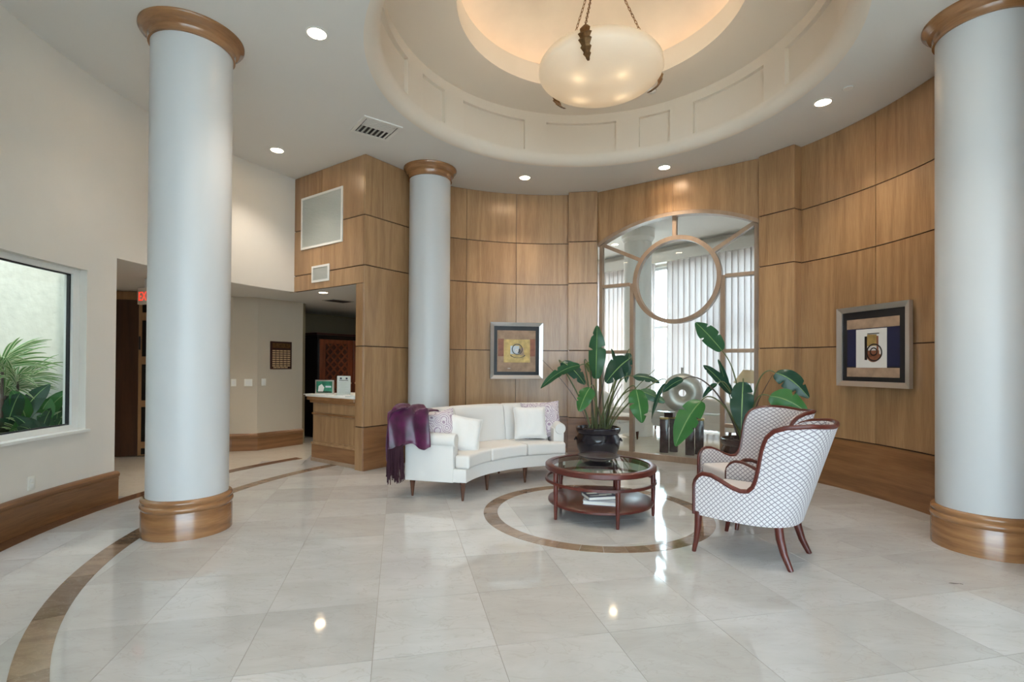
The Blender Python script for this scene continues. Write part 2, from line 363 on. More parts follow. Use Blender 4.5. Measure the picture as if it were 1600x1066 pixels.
M['sign'] = plain('exit_sign_white', (.80, .74, .62), .5)
M['ground'] = plain('pale_paving', (.50, .49, .46), .9, noise=.1, nscale=1)
M['green_print'] = plain('green_print', (.03, .19, .12), .35, noise=.5, nscale=11)
M['brass'] = plain('brass_plate', (.68, .48, .28), .4, metal=.25)
M['plaque'] = plain('walnut_plaque', (.05, .014, .010), .35)
M['door'] = wood('dark_door_wood', (.035, .014, .007), (.085, .036, .017), rough=.4, coat=.1)
M['dark_glass'] = plain('dark_glass', (.008, .007, .007), .08)

# alabaster: a shell that scatters the bulbs behind it
m, nt, b = mk('alabaster'); N = nt.nodes.new; L = nt.links.new
b.inputs['Base Color'].default_value = (.90, .87, .83, 1); b.inputs['Roughness'].default_value = .3
t = N('ShaderNodeBsdfTranslucent'); t.inputs[0].default_value = (.96, .90, .80, 1)
mx = N('ShaderNodeMixShader'); mx.inputs[0].default_value = .5; L(b.outputs[0], mx.inputs[1]); L(t.outputs[0], mx.inputs[2]); L(mx.outputs[0], nt.nodes['Material Output'].inputs['Surface'])
M['alabaster'] = m

# ------------------------------------------------------------------ plan of the place (metres)
CR = (.81, 4.86)                      # centre of the rotunda
WC, RW = (.61, 4.81), 3.37            # centre and radius of the oak wall
H = 4.17
def pol(c, r, a): return Vector((c[0] + r * cos(rad(a)), c[1] + r * sin(rad(a)), 0))
TH = rad(54.71); EN = Vector((cos(TH), sin(TH), 0)); EM = Vector((-sin(TH), cos(TH), 0))
B0 = Vector((-1.94, 6.61, 0))         # corner of the oak box by the reception
P0, Q0 = Vector((1.354, 8.027, 0)), Vector((3.257, 6.686, 0))
WU = (Q0 - P0).normalized(); WN = Vector((WU.y, -WU.x, 0))     # WN points into the rotunda
if WN.y > 0: WN = -WN
LW = (Q0 - P0).length
ROWS = [(.580, 1.634), (1.646, 2.702), (2.714, 3.366), (3.378, 4.165)]
BASE = (.0, .568)

# ------------------------------------------------------------------ floor
fl = MB().box((0, 6, -.102), (26, 30, .2)).build('floor', M['slab'])
struct(fl)
TS = .6; ta = rad(12.6); tu = Vector((cos(ta), sin(ta), 0)); tv = Vector((-sin(ta), cos(ta), 0)); t0 = Vector((-.652, 2.402, 0))
g = (TS - .0030) / 2
tile0 = MB(); tile0.add([(-g, -g, 0), (g, -g, 0), (g, g, 0), (-g, g, 0), (-g, -g, .002), (g, -g, .002), (g, g, .002), (-g, g, .002)],
                        [(4, 5, 6, 7), (0, 1, 5, 4), (1, 2, 6, 5), (2, 3, 7, 6), (3, 0, 4, 7)])
tile = None
for i in range(-8, 12):
    for j in range(-8, 14):
        c = t0 + tu * (i + .5) * TS + tv * (j + .5) * TS
        if (c.xy - Vector(CR)).length > 5.0 or c.y < -.3: continue
        rel = c - B0
        if (c - P0).dot(-WN) > .35 or (c - Vector((*WC, 0))).length > 3.8 and (c.x > 1.5 and c.y > 3.2 or c.x > -1.2 and c.y > 7.4): continue
        if tile is None:
            tile = tile0.build('tile', M['tile'], fl, recalc=False); o = tile
        else:
            o = tile.copy(); COL.objects.link(o)
        o.location = c - wl(fl) + Vector((0, 0, -.002)); o.rotation_euler = (0, 0, ta)
gp_ = [tuple(pol(CR, 4.85, a).xy) for a in range(150, 331, 5)] + [tuple(pol(CR, 3.05, a).xy) for a in range(335, 506, 5)]
MB().prism(gp_, -.0035, -.0010).build('grout_bed', M['grout'], fl)
def ring(name, mat, r0, r1, a0, a1, step, gap=.003, z=.0022):
    a = a0
    while a < a1 - .01:
        ga = math.degrees(gap / r1) / 2
        MB().arc(CR, r0, r1, a + ga, min(a + step, a1) - ga, -.002, z, 5).build(name, mat, fl)
        a += step
ring('inlay_stone', M['brown'], .940, 1.072, 4, 364, 10)
ring('inlay_stone', M['brown'], 3.865, 4.005, 140, 284, 9)
ring('border_stone', M['border'], 4.71, 4.86, 146, 226, 8)

# ------------------------------------------------------------------ columns
def column(name, c, R, label, capb, group='round columns of the rotunda'):
    t = thing(name, (c[0], c[1], 0), label, 'column', group)
    MB().lathe((*c, 0), [(R, .26), (R, 4.12)], 72).build('shaft', M['column'], t, smooth=True)
    k = R / .30
    bp = [(.330, 0), (.330, .19), (.326, .20), (.324, .212), (.333, .222), (.338, .238), (.334, .252), (.322, .260), (.323, .268), (.331, .278), (.333, .291), (.325, .304), (.308, .310), (.30, .312)]
    MB().lathe((*c, 0), [(r * k, z) for r, z in bp], 72).build('column_base', M['oak_mould'], t, smooth=True)
    d = H - capb
    cp = [(.305, 0), (.318, .0), (.318, .42), (.322, .46), (.340, .50), (.352, .60), (.362, .74), (.382, .84), (.388, .90), (.388, 1.0)]
    MB().lathe((*c, capb), [(r * k, z * d) for r, z in cp], 72).build('capital', M['oak_mould'], t, smooth=True)
    return t
column('round_column', (-2.731, 4.281), .30, 'white round column with oak base standing nearest the garden window', 4.04)
column('round_column', (-1.178, 7.164), .288, 'white round column with oak capital rising behind the cream sofa', 4.005)
column('round_column', (3.70, 3.955), .30, 'white round column with oak base at the right edge of the picture', 4.03)

# ------------------------------------------------------------------ left curved wall, window_1, baseboard
A_OP, A_W0, A_W1, A_END, A_BOX = 176.3, 180.35, 201.5, 229, 144.0
wlft = MB()
wlft.arc(CR, 4.88, 5.10, A_OP, A_W0, 0, H, 4)
wlft.arc(CR, 4.88, 5.10, A_W0, A_W1, 0, .765, 16); wlft.arc(CR, 4.88, 5.10, A_W0, A_W1, 2.285, H, 16)
wlft.arc(CR, 4.88, 5.10, A_W1, A_END, 0, H, 20)
wlft.arc(CR, 4.88, 5.10, A_BOX, A_OP, 2.476, H, 26)
wallL = struct(wlft.build('wall_left', M['wall']))
prof = [(4.88, 0), (4.85, 0), (4.85, .205), (4.846, .215), (4.848, .235), (4.838, .245), (4.836, .27), (4.848, .285), (4.862, .292), (4.88, .295)]
struct(MB().sweep(CR, prof, A_OP - .25, A_END, 44).build('baseboard_left', M['oak_h'], smooth=True))
w1 = group_root('window_1', pol(CR, 4.98, 191))
def warc(name, mat, r0, r1, a0, a1, z0, z1, par=w1): return MB().arc(CR, r0, r1, a0, a1, z0, z1, max(1, int(abs(a1 - a0)) + 1)).build(name, mat, par)
da = math.degrees(.075 / 4.98)
warc('window_frame', M['white'], 4.95, 5.03, A_W0, A_W0 + da, .765, 2.285); warc('window_frame', M['white'], 4.95, 5.03, A_W1 - da, A_W1, .765, 2.285)
warc('window_frame', M['white'], 4.95, 5.03, A_W0 + da, A_W1 - da, .765, .815); warc('window_frame', M['white'], 4.95, 5.03, A_W0 + da, A_W1 - da, 2.235, 2.285)
dg = math.degrees(.014 / 4.98)
for a, b_ in ((A_W0 + da, A_W0 + da + dg), (A_W1 - da - dg, A_W1 - da)): warc('gasket', M['gasket'], 4.972, 5.0, a, b_, .815, 2.235)
warc('gasket', M['gasket'], 4.972, 5.0, A_W0 + da, A_W1 - da, .815, .826); warc('gasket', M['gasket'], 4.972, 5.0, A_W0 + da, A_W1 - da, 2.224, 2.235)
warc('pane', M['glass'], 4.984, 4.990, A_W0 + da, A_W1 - da, .82, 2.23)
warc('sill', M['white'], 4.855, 5.0, A_W0 - .35, A_W1 + .35, .742, .766)
ol = thing('wall_outlet', pol(CR, 4.87, 187.2) + Vector((0, 0, .33)), 'white wall outlet on cream wall below the garden window', 'outlet')
oc = pol(CR, 4.876, 187.2); ozr = rad(187.2)
MB().box(oc + Vector((0, 0, .388)), (.008, .072, .115), ozr).build('cover_plate', M['white_pl'], ol, bevel=.002)
for dz in (-.022, .022):
    MB().box(pol(CR, 4.871, 187.2) + Vector((0, 0, .388 + dz)), (.006, .034, .030), ozr).build('socket', M['white'], ol, bevel=.002)

# ------------------------------------------------------------------ oak box beside the reception
def flat_panel(par, O, U, N, u0, u1, z0, z1, mat, t=.018, name='panel'):
    e = .0035
    return MB().vbox(O, U, N, u0 + e, u1 - e, z0, z1, -t, 0).build(name, mat, par, bevel=.0025, seg=1)
bx = MB()
i = .018
Bi = B0 - (-EM) * i + EN * i      # corner of the backing, set back behind the panels
bx.vbox(Bi, EN, -EM, 0, 1.34, 0, H, -.14, 0)
bx.vbox(Bi, EM, -EN, .0, .16, 0, 2.48, -.14, 0)
bx.vbox(Bi, EM, -EN, .0, 1.92, 2.478, H, -.20, 0)
box = struct(bx.build('wall_reception', M['joint']))
ND, NF = -EM, -EN                   # outward normals of the side face and the front face
flat_panel(box, B0, EN, ND, .0, 1.34, *BASE, M['oak_h'])
for r in ROWS: flat_panel(box, B0, EN, ND, .0, 1.34, *r, M['oak'])
O2 = B0 - ND * 0
flat_panel(box, O2, EM, NF, .018, .175, *BASE, M['oak'])
flat_panel(box, O2, EM, NF, .018, .175, *ROWS[0], M['oak']); flat_panel(box, O2, EM, NF, .018, .175, 1.646, 2.470, M['oak'])
flat_panel(box, O2, EM, NF, .018, 1.90, 2.476, 2.702, M['oak'])
for r in ROWS[2:]:
    flat_panel(box, O2, EM, NF, .018, .95, *r, M['oak']); flat_panel(box, O2, EM, NF, .95, 1.90, *r, M['oak'])
def grille(u0, u1, z0, z1, label, nsl):
    c = B0 + EM * (u0 + u1) / 2
    t = thing('air_grille', (c.x, c.y, z0), label, 'vent', 'white grilles on the oak bulkhead')
    f = .030
    m_ = MB()
    for a in ((u0, u1, z0, z0 + f), (u0, u1, z1 - f, z1), (u0, u0 + f, z0 + f, z1 - f), (u1 - f, u1, z0 + f, z1 - f)): m_.vbox(B0, EM, NF, *a, 0, .014)
    m_.build('frame', M['white'], t)
    MB().vbox(B0, EM, NF, u0 + f, u1 - f, z0 + f, z1 - f, 0, .003).build('mesh_backing', M['grille'], t)
    s_ = MB(); n = nsl
    for k in range(n):
        z = z0 + f + (z1 - z0 - 2 * f) * (k + .5) / n
        s_.vbox(B0, EM, NF, u0 + f, u1 - f, z - .003, z + .003, .003, .009)
    o = s_.build('louvre', M['grille'], t); o['kind'] = 'stuff'
grille(.462, 1.440, 3.075, 3.835, 'large white return air grille on oak bulkhead', 44)
grille(.752, 1.163, 2.570, 2.806, 'small white air grille below the large one on oak bulkhead', 16)

# ------------------------------------------------------------------ curved oak wall, left and right of the arched window
def curved_wall(name, a0, a1, cols):
    o = struct(MB().arc(WC, RW + .018, RW + .20, a0, a1, 0, H, max(8, int(abs(a1 - a0) / 1.5))).build(name, M['joint'], smooth=False))
    for (b0, b1) in cols:
        e = math.degrees(.0038 / RW) * (1 if b1 > b0 else -1)
        for r in ROWS: MB().arc(WC, RW, RW + .018, b0 + e, b1 - e, *r, 10).build('panel', M['oak'], o, smooth=True)
    MB().arc(WC, RW, RW + .018, min(a0, a1), max(a0, a1), *BASE, 30).build('base_panel', M['oak_h'], o, smooth=True)
    return o
curved_wall('wall_back_left', 84.9, 123.0, [(84.9, 99.4), (99.4, 113.27), (113.27, 123.0)])
curved_wall('wall_back_right', 26.8, -32, [(26.8, 10.9), (10.9, -5), (-5, -20), (-20, -32)])

def pilaster(name, pts):
    """pts: outer back, outer front, inner front, inner back"""
    c = sum((Vector(p) for p in pts), Vector((0, 0))) / 4
    core = [tuple(c + (Vector(p) - c) * .94) for p in pts]
    o = struct(MB().prism(core, 0, H).build(name, M['joint']))
    MB().prism(pts, *BASE).build('base_panel', M['oak_h'], o, bevel=.003, seg=1)
    for r in ROWS: MB().prism(pts, *r).build('panel', M['oak'], o, bevel=.003, seg=1)
pl = pol(WC, RW + .08, 84.9); pr = pol(WC, RW + .08, 26.8)
pilaster('wall_pilaster_left', [(pl.x, pl.y), (.889, 8.039), (1.336, 7.975), (P0.x + .03, P0.y + .14)])
pilaster('wall_pilaster_right', [(pr.x, pr.y), (3.49, 6.248), (3.236, 6.632), (Q0.x + .09, Q0.y + .08)])

# ------------------------------------------------------------------ wall over the arch and the arched inner window
AR, AC = 2.440, 3.655 - 2.440        # arch radius and centre height
def arch_z(u, r=AR): return AC + math.sqrt(r * r - (u - 1.175) ** 2)
def arch_pts(u0, u1, r=AR, n=14): return [(u0 + (u1 - u0) * k / n, arch_z(u0 + (u1 - u0) * k / n, r)) for k in range(n + 1)]
hw = MB().vprism(P0, WU, WN, arch_pts(-.03, LW + .03) + [(LW + .03, H), (-.03, H)], -.20, -.018).build('wall_window_head', M['joint']); struct(hw)
for u0, u1 in ((-.02, 1.19), (1.19, LW + .02)):
    MB().vprism(P0, WU, WN, arch_pts(u0 + .002, u1 - .002) + [(u1 - .002, 4.165), (u0 + .002, 4.165)], -.018, 0).build('panel', M['oak'], hw)
w2 = group_root('window_2', ((P0 + Q0) / 2))
FT0, FT1 = -.135, -.055
fr = M['oak_frame']
def bar(u0, u1, z0, z1, name='frame_bar'): return MB().vbox(P0, WU, WN, u0, u1, z0, z1, FT0, FT1).build(name, fr, w2, bevel=.004, seg=1)
bar(.0, .055, 0, 3.37); bar(LW - .06, LW, 0, 3.37)
VL, VR = .547, 1.868
bar(VL - .032, VL + .032, .085, 2.67, 'mullion'); bar(VR - .032, VR + .032, .085, 2.67, 'mullion')
bar(.055, LW - .06, 0, .085, 'bottom_rail')
for z in (2.66, 1.618, .585):
    bar(.055, VL - .032, z - .026, z + .026, 'transom'); bar(VR + .032, LW - .06, z - .026, z + .026, 'transom')
ai = [(u, z) for u, z in arch_pts(.0, LW, AR, 26)]; ai2 = [(u, arch_z(u, AR) - .05) for u, z in reversed(ai)]
am = MB()
for k in range(26): am.vprism(P0, WU, WN, [ai[k], ai[k + 1], (ai[k + 1][0], ai[k + 1][1] - .055), (ai[k][0], ai[k][1] - .055)], FT0, 0 - .002)
am.build('arch_frame', fr, w2, merge=.0005)
CU, CZ, RO, RI = 1.212, 2.668, .645, .582
cm = MB(); n = 56; vs = []; fs = []
for k in range(n):
    a = 2 * PI * k / n
    for r, t_ in ((RI, FT0 - .01), (RO, FT0 - .01), (RO, FT1 + .014), (RI, FT1 + .014)): vs.append(P0 + WU * (CU + r * cos(a)) + WN * t_ + Vector((0, 0, CZ + r * sin(a))))
for k in range(n):
    j = (k + 1) % n
    for q_ in range(4): fs.append((4 * k + q_, 4 * j + q_, 4 * j + (q_ + 1) % 4, 4 * k + (q_ + 1) % 4))
cm.add(vs, fs); cm.build('round_frame', fr, w2, smooth=True)
def slant(u0, z0, u1, z1, wd=.055):
    d = Vector((u1 - u0, z1 - z0)); p = Vector((-d.y, d.x)).normalized() * wd / 2
    MB().vprism(P0, WU, WN, [(u0 + p.x, z0 + p.y), (u0 - p.x, z0 - p.y), (u1 - p.x, z1 - p.y), (u1 + p.x, z1 + p.y)], FT0, FT1).build('frame_bar', fr, w2)
slant(.03, 3.34, CU - RO * cos(rad(33)), CZ + RO * sin(rad(33))); slant(LW - .03, 3.355, CU + RO * cos(rad(34)), CZ + RO * sin(rad(34)))
bar(1.165, 1.225, CZ + RO - .01, 3.63, 'mullion')
def pane(poly): return MB().vprism(P0, WU, WN, poly, -.098, -.092).build('pane', M['glass'], w2)
for u0, u1 in ((.055, VL - .032), (VR + .032, LW - .06)):
    for z0, z1 in ((.085, .559), (.611, 1.592), (1.644, 2.634)): pane([(u0, z0), (u1, z0), (u1, z1), (u0, z1)])
def carc(a0, a1, r=RO, n=14): return [(CU + r * cos(rad(a0 + (a1 - a0) * k / n)), CZ + r * sin(rad(a0 + (a1 - a0) * k / n))) for k in range(n + 1)]
pane([(VL + .03, .085), (VR - .03, .085), (VR - .03, CZ - .13)] + carc(-12, -168, RO - .02) + [(VL + .03, CZ - .13)])
pane(carc(0, 360, RI + .01, 40)[:-1])
pane([(.055, 2.686), (VL, 2.686)] + carc(178, 149) + [(.055, 3.29)])
pane([(LW - .06, 2.686)] + [(LW - .06, 3.30)] + carc(32, 2) + [(VR, 2.686)])
pane(carc(145, 94) + [(1.165, 3.59)] + [(u, z - .05) for u, z in reversed(arch_pts(.1, 1.16))])
pane([(1.225, 3.59)] + carc(88, 37) + [(u, z - .05) for u, z in reversed(arch_pts(1.23, LW - .1))])

# ------------------------------------------------------------------ ceiling, dome
NS = 128
def annul(mb, c, prof, n=NS):
    m_ = len(prof); vs = []; fs = []
    for k in range(n):
        a = 2 * PI * k / n; vs += [(c[0] + r * cos(a), c[1] + r * sin(a), z) for r, z in prof]
    for k in range(n):
        j = (k + 1) % n
        for q_ in range(m_ - 1): fs.append((k * m_ + q_, j * m_ + q_, j * m_ + q_ + 1, k * m_ + q_ + 1))
    mb.add(vs, fs)
cl = MB(); fil = [(2.17, 4.17)] + [(2.17 - .135 * sin(rad(a)), 4.305 - .135 * cos(rad(a))) for a in range(8, 91, 9)]
annul(cl, CR, [(5.2, 4.17)] + fil[:1])
struct(cl.build('ceiling', M['ceil'], smooth=True, recalc=False))
fm = MB(); annul(fm, CR, fil); struct(fm.build('trim_3', M['frieze'], smooth=True, recalc=False))
struct(MB().box((.8, -1.4, 4.22), (9, 5.0, .08)).build('ceiling.001', M['ceil']))
fz0, fz1 = 4.300, 4.835
fr_ = struct(MB().arc(CR, 2.085, 2.125, 0, 360, fz0 - .03, fz1 + .02, 120).build('trim_1', M['frieze'], smooth=True))
RF = 2.035
MB().arc(CR, RF, 2.085, 0, 360, fz0, 4.318, 120).build('bottom_rail', M['frieze'], fr_, smooth=True)
MB().arc(CR, RF, 2.085, 0, 360, 4.715, fz1, 120).build('top_rail', M['frieze'], fr_, smooth=True)
panels = []
for k in range(4):
    o_ = 90 * k
    panels += [(73.5 + o_, 100.2 + o_), (108.7 + o_, 135.0 + o_), (143.6 + o_, 154.9 + o_)]
panels.sort()
for k, (a, b_) in enumerate(panels):
    nx = panels[(k + 1) % len(panels)][0] + (360 if k == len(panels) - 1 else 0)
    MB().arc(CR, RF, 2.085, b_, nx, 4.318, 4.715, 6).build('stile', M['frieze'], fr_, smooth=True)
sf = MB(); annul(sf, CR, [(2.12, 4.835), (1.36, 4.835), (1.36, 5.075), (1.41, 5.075), (1.41, 4.93), (1.80, 4.93), (1.80, 5.06)])
struct(sf.build('ceiling.002', M['frieze'], smooth=True, recalc=False))
dm = MB(); RD = 3.0; zc = 5.06 - math.sqrt(RD * RD - 1.80 ** 2)
dp = [(RD * sin(t_), zc + RD * cos(t_)) for t_ in [math.asin(1.80 / RD) * k / 14 for k in range(14, 0, -1)]] + [(.004, zc + RD)]
annul(dm, CR, dp); struct(dm.build('ceiling.003', M['dome'], smooth=True, recalc=False))
DTOP = zc + RD
cv = MB().arc(CR, 1.50, 1.56, 0, 360, 4.935, 4.965, 96).build('cove_light', M['cove']); tag(cv, 'warm cove light strip hidden behind the dome lip', 'light')

# ------------------------------------------------------------------ downlights, ceiling fittings
def downlight(p, z, label, R=.073, power=80, grp='recessed downlights in the rotunda ceiling'):
    t = thing('downlight', (p[0], p[1], z), label, 'light', grp)
    MB().lathe((p[0], p[1], z), [(R, .001), (R * 1.22, -.001), (R * 1.25, -.006), (R * 1.02, -.008), (R, -.004)], 32, close=True).build('trim_ring', M['white'], t, smooth=True)
    MB().lathe((p[0], p[1], z), [(R, -.003), (.001, -.003)], 32).build('lens', M['lamp'], t)
    l = bpy.data.lights.new('downlight_beam', 'SPOT'); l.energy = power; l.color = (1, .90, .76); l.spot_size = rad(105); l.spot_blend = .8; l.shadow_soft_size = .07
    lo = bpy.data.objects.new('downlight_beam', l); COL.objects.link(lo); lo.parent = t; lo.location = (0, 0, -.03)
    return t
downlight((-1.649, 4.205), H, 'recessed downlight in ceiling between the near column and the dome')
downlight((-3.058, 6.52), H, 'recessed downlight in ceiling close to the oak bulkhead grille')
downlight((.172, 7.425), H, 'recessed downlight in ceiling above the framed gold abstract art')
downlight((2.104, 7.011), H, 'recessed downlight in ceiling in front of the arched window')
downlight((3.233, 5.257), H, 'recessed downlight in ceiling above the framed navy abstract art')
downlight((-3.12, 4.78), H, 'recessed downlight in ceiling hidden behind the near column', power=26)
downlight((-.35, 2.60), H, 'recessed downlight in ceiling above the entrance, out of view')
downlight((2.45, 2.9), H, 'recessed downlight in ceiling by the right column, out of view')
downlight((-2.832, 7.555), 2.475, 'small downlight in the low ceiling over the reception desk', .06, 30, 'hall downlights')
downlight((-4.5, 7.0), 2.475, 'unseen downlight added to light the low hall behind the near column', .06, 40, 'hall downlights')  # hidden fitting, added to brighten the hall
downlight((-2.55, 9.7), 2.475, 'unseen downlight added to light the reception in front of the armoire', .06, 20, 'hall downlights')  # added out of sight to brighten the reception
vt = thing('ceiling_vent', (-1.61, 5.91, H), 'white square ceiling diffuser with dark louvres', 'vent')
vr = rad(37)
ax = Matrix.Rotation(vr, 3, 'Z'); vc = Vector((-1.61, 5.91, H))
vm_ = MB()
for dx, dy, sx, sy in ((0, .21, .46, .04), (0, -.21, .46, .04), (.21, 0, .04, .38), (-.21, 0, .04, .38)): vm_.box(vc + ax @ Vector((dx, dy, -.006)), (sx, sy, .012), vr)
vm_.build('frame', M['white'], vt)
MB().box(vc + Vector((0, 0, -.002)), (.38, .38, .003), vr).build('backing', M['black'], vt)
for k in range(7): 
    sl = MB(); sl.box(vc + ax @ Vector((-.165 + .055 * k, .095, -.008)), (.020, .18, .006), vr); sl.build('louvre', M['white'] if k > 4 else M['grille'], vt)
for k in range(7):
    MB().box(vc + ax @ Vector((0, -.012 - .027 * k, -.008)), (.36, .016, .006), vr).build('louvre', M['white'], vt)
sd = thing('smoke_detector', (1.72, 6.26, 4.835), 'small white smoke detector on the dome soffit', 'detector')
MB().lathe((1.72, 6.26, 4.835), [(.055, 0), (.055, -.018), (.042, -.028), (.002, -.030)], 24).build('housing', M['white'], sd, smooth=True)
MB().lathe((1.72, 6.26, 4.835), [(.012, -.028), (.012, -.034), (.002, -.034)], 12).build('sensor', M['white_pl'], sd)
sp = thing('sprinkler_head', (3.316, 4.988, H), 'small white sprinkler cover on ceiling near the right column', 'sprinkler')
MB().lathe((3.316, 4.988, H), [(.045, 0), (.045, -.008), (.002, -.010)], 20).build('cover', M['white'], sp, smooth=True)
MB().lathe((3.316, 4.988, H), [(.05, .0), (.05, -.003), (.002, -.003)], 20).build('escutcheon', M['grille'], sp)

# ------------------------------------------------------------------ pendant lamp
PC = Vector((.835, 4.86, 4.245)); HUB = Vector((PC.x, PC.y, 5.42))
pd = thing('pendant_lamp', (PC.x, PC.y, PC.z - .2), 'large alabaster bowl pendant lamp hung on bronze chains', 'lamp')
pa = .595
bp_ = [(.002, -.185)] + [(pa * sin(rad(a)), -.185 * cos(rad(a))) for a in range(8, 91, 6)] + [(pa * .985, .04), (pa * .93, .085), (pa * .84, .105), (pa * .83, .095), (pa * .92, .07), (pa * .965, .03)] + [(pa * .97 * sin(rad(a)), -.172 * cos(rad(a))) for a in range(90, 7, -6)] + [(.002, -.172)]
MB().lathe(PC, bp_, 64).build('bowl', M['alabaster'], pd, smooth=True, merge=.0004)
for k in range(4):
    a = rad(35 + 90 * k); p = PC + Vector((.27 * cos(a), .27 * sin(a), -.074))
    MB().lathe(p, [(.002, -.05), (.022, -.045), (.032, -.02), (.028, .01), (.014, .04), (.014, .07), (.002, .07)], 14).build('bulb', M['bulb'], pd, smooth=True)
def leafclip(a):
    u = Vector((cos(a), sin(a), 0)); s_ = Vector((-sin(a), cos(a), 0)); mb = MB()
    path = [(pa * 1.01, .075), (pa * 1.03, .045), (pa * 1.04, .0), (pa * 1.03, -.05), (pa * .97, -.10), (pa * .90, -.135), (pa * .82, -.165)]
    W = [.018, .045, .062, .060, .050, .036, .010]
    n_ = 24; pts = []
    for k in range(n_ + 1):
        x = k / n_ * (len(path) - 1); i_ = min(int(x), len(path) - 2); f_ = x - i_
        r_ = path[i_][0] * (1 - f_) + path[i_ + 1][0] * f_; z_ = path[i_][1] * (1 - f_) + path[i_ + 1][1] * f_; w_ = W[i_] * (1 - f_) + W[i_ + 1] * f_
        w_ *= 1 - .30 * ((k % 4) / 3.0) * (1 if 4 < k < 23 else 0)
        pts.append((PC + u * r_ + Vector((0, 0, z_)), w_))
    vs = []; fs = []
    for (p, w_) in pts:
        for sgn, dn in ((-1, 0), (0, .012), (1, 0)): vs.append(p + s_ * w_ * sgn + u * dn)
        for sgn in (1, -1): vs.append(p + s_ * w_ * .9 * sgn - u * .010)
    for k in range(n_):
        for q_ in range(5): fs.append((5 * k + q_, 5 * k + (q_ + 1) % 5, 5 * k + 5 + (q_ + 1) % 5, 5 * k + 5 + q_))
    fs += [(0, 1, 2, 3, 4), tuple(5 * n_ + q_ for q_ in range(5))]
    mb.add(vs, fs); mb.build('leaf_clip', M['bronze'], pd)
    top = PC + u * pa * 1.01 + Vector((0, 0, .07)); L_ = (HUB - top).length; d = (HUB - top).normalized(); ch = MB(); nl = int(L_ / .034)
    sx = d.cross(Vector((0, 0, 1))).normalized(); sy = d.cross(sx)
    for k in range(nl):
        c = top + d * (k + .5) * L_ / nl; e1 = sx if k % 2 else sy
        ch.tube([c + (d * cos(t_) * .023 + e1 * sin(t_) * .010) for t_ in [2 * PI * j / 8 for j in range(9)]], .0034, 5)
    ch.build('chain', M['bronze'], pd)
aN = math.atan2(-4.86, -1.05) - .17
for k in range(3): leafclip(aN + k * 2 * PI / 3)
MB().lathe(HUB, [(.002, -.06), (.02, -.05), (.035, -.02), (.03, .02), (.012, .05), (.010, DTOP - HUB.z - .02), (.08, DTOP - HUB.z - .02), (.085, DTOP - HUB.z - .005), (.002, DTOP - HUB.z - .003)], 20).build('canopy_rod', M['bronze'], pd, smooth=True)

# ------------------------------------------------------------------ hall and reception behind
Z2 = 2.475
cpts = [B0 + EM * .02 + EN * .05, B0 + EM * 1.85 + EN * .05] + [pol(CR, 4.90, a) for a in range(147, 178, 3)] + [Vector((-6.8, 5.2, 0)), Vector((-6.8, 13.5, 0)), Vector((-1.0, 13.5, 0)), B0 + EN * 1.34 + EM * .1]
struct(MB().prism([(p.x, p.y) for p in cpts], Z2, Z2 + .06).build('ceiling.004', M['ceil']))
def wallseg(name, a, b, z0, z1, mat, t=.12, side=1):
    a, b = Vector((*a, 0)), Vector((*b, 0)); U = (b - a).normalized(); N_ = Vector((-U.y, U.x, 0)) * side
    return struct(MB().vbox(a, U, N_, 0, (b - a).length, z0, z1, 0, t).build(name, mat))
wallseg('wall_hall_end', (-4.15, 5.20), (-6.8, 5.16), 0, 6.0, M['stucco'], .12, 1)  # carried up past the hall to shade the garden outside
wallseg('wall_hall_left', (-6.8, 5.1), (-6.8, 7.35), 0, Z2, M['hall'], .12, 1)
hallpts = [(-6.8, 7.24), (-5.18, 7.76), (-4.48, 8.10), (-4.123, 8.187), (-3.67, 8.855)]
hb = MB()
nn = []
for k, p in enumerate(hallpts):
    a = Vector(hallpts[max(k - 1, 0)]); c = Vector(hallpts[min(k + 1, len(hallpts) - 1)]); d = (c - a).normalized(); nn.append(Vector((-d.y, d.x)))
hb.prism([p for p in hallpts] + [tuple(Vector(p) + nn[k] * .12) for k, p in reversed(list(enumerate(hallpts)))], 0, Z2)
struct(hb.build('wall_hall', M['hall']))
bbp = [(0, 0), (.03, 0), (.03, .20), (.042, .215), (.044, .245), (.025, .26), (.012, .275), (0, .275)]
bb = MB(); vs = []; fs = []
sub = hallpts[1:]; nb = len(bbp)
for k, p in enumerate(sub):
    for t_, z in bbp: q2 = Vector(p) - nn[k + 1] * t_ * (1.08 if 0 < k < 3 else 1); vs.append((q2.x, q2.y, z))
for k in range(len(sub) - 1):
    for j in range(nb): fs.append((k * nb + j, (k + 1) * nb + j, (k + 1) * nb + (j + 1) % nb, k * nb + (j + 1) % nb))
fs += [tuple(range(nb)), tuple((len(sub) - 1) * nb + j for j in range(nb))]
bb.add(vs, fs); struct(bb.build('baseboard_hall', M['oak_h']))
RW0 = Vector((-4.42, 10.55, 0))
a_, b_ = RW0 - EN * 1.9, RW0 + EN * 2.6
wallseg('wall_reception_back', (a_.x, a_.y), (b_.x, b_.y), 0, Z2, M['olive_wall'], .12, 1)
wallseg('wall_reception_niche', (-3.70, 8.90), (a_.x, a_.y), 0, Z2, M['olive_wall'], .12, -1)
c_ = B0 + EN * 1.4
wallseg('wall_reception_right', (b_.x, b_.y), (c_.x, c_.y), 0, 2.6, M['olive_wall'], .12, 1)

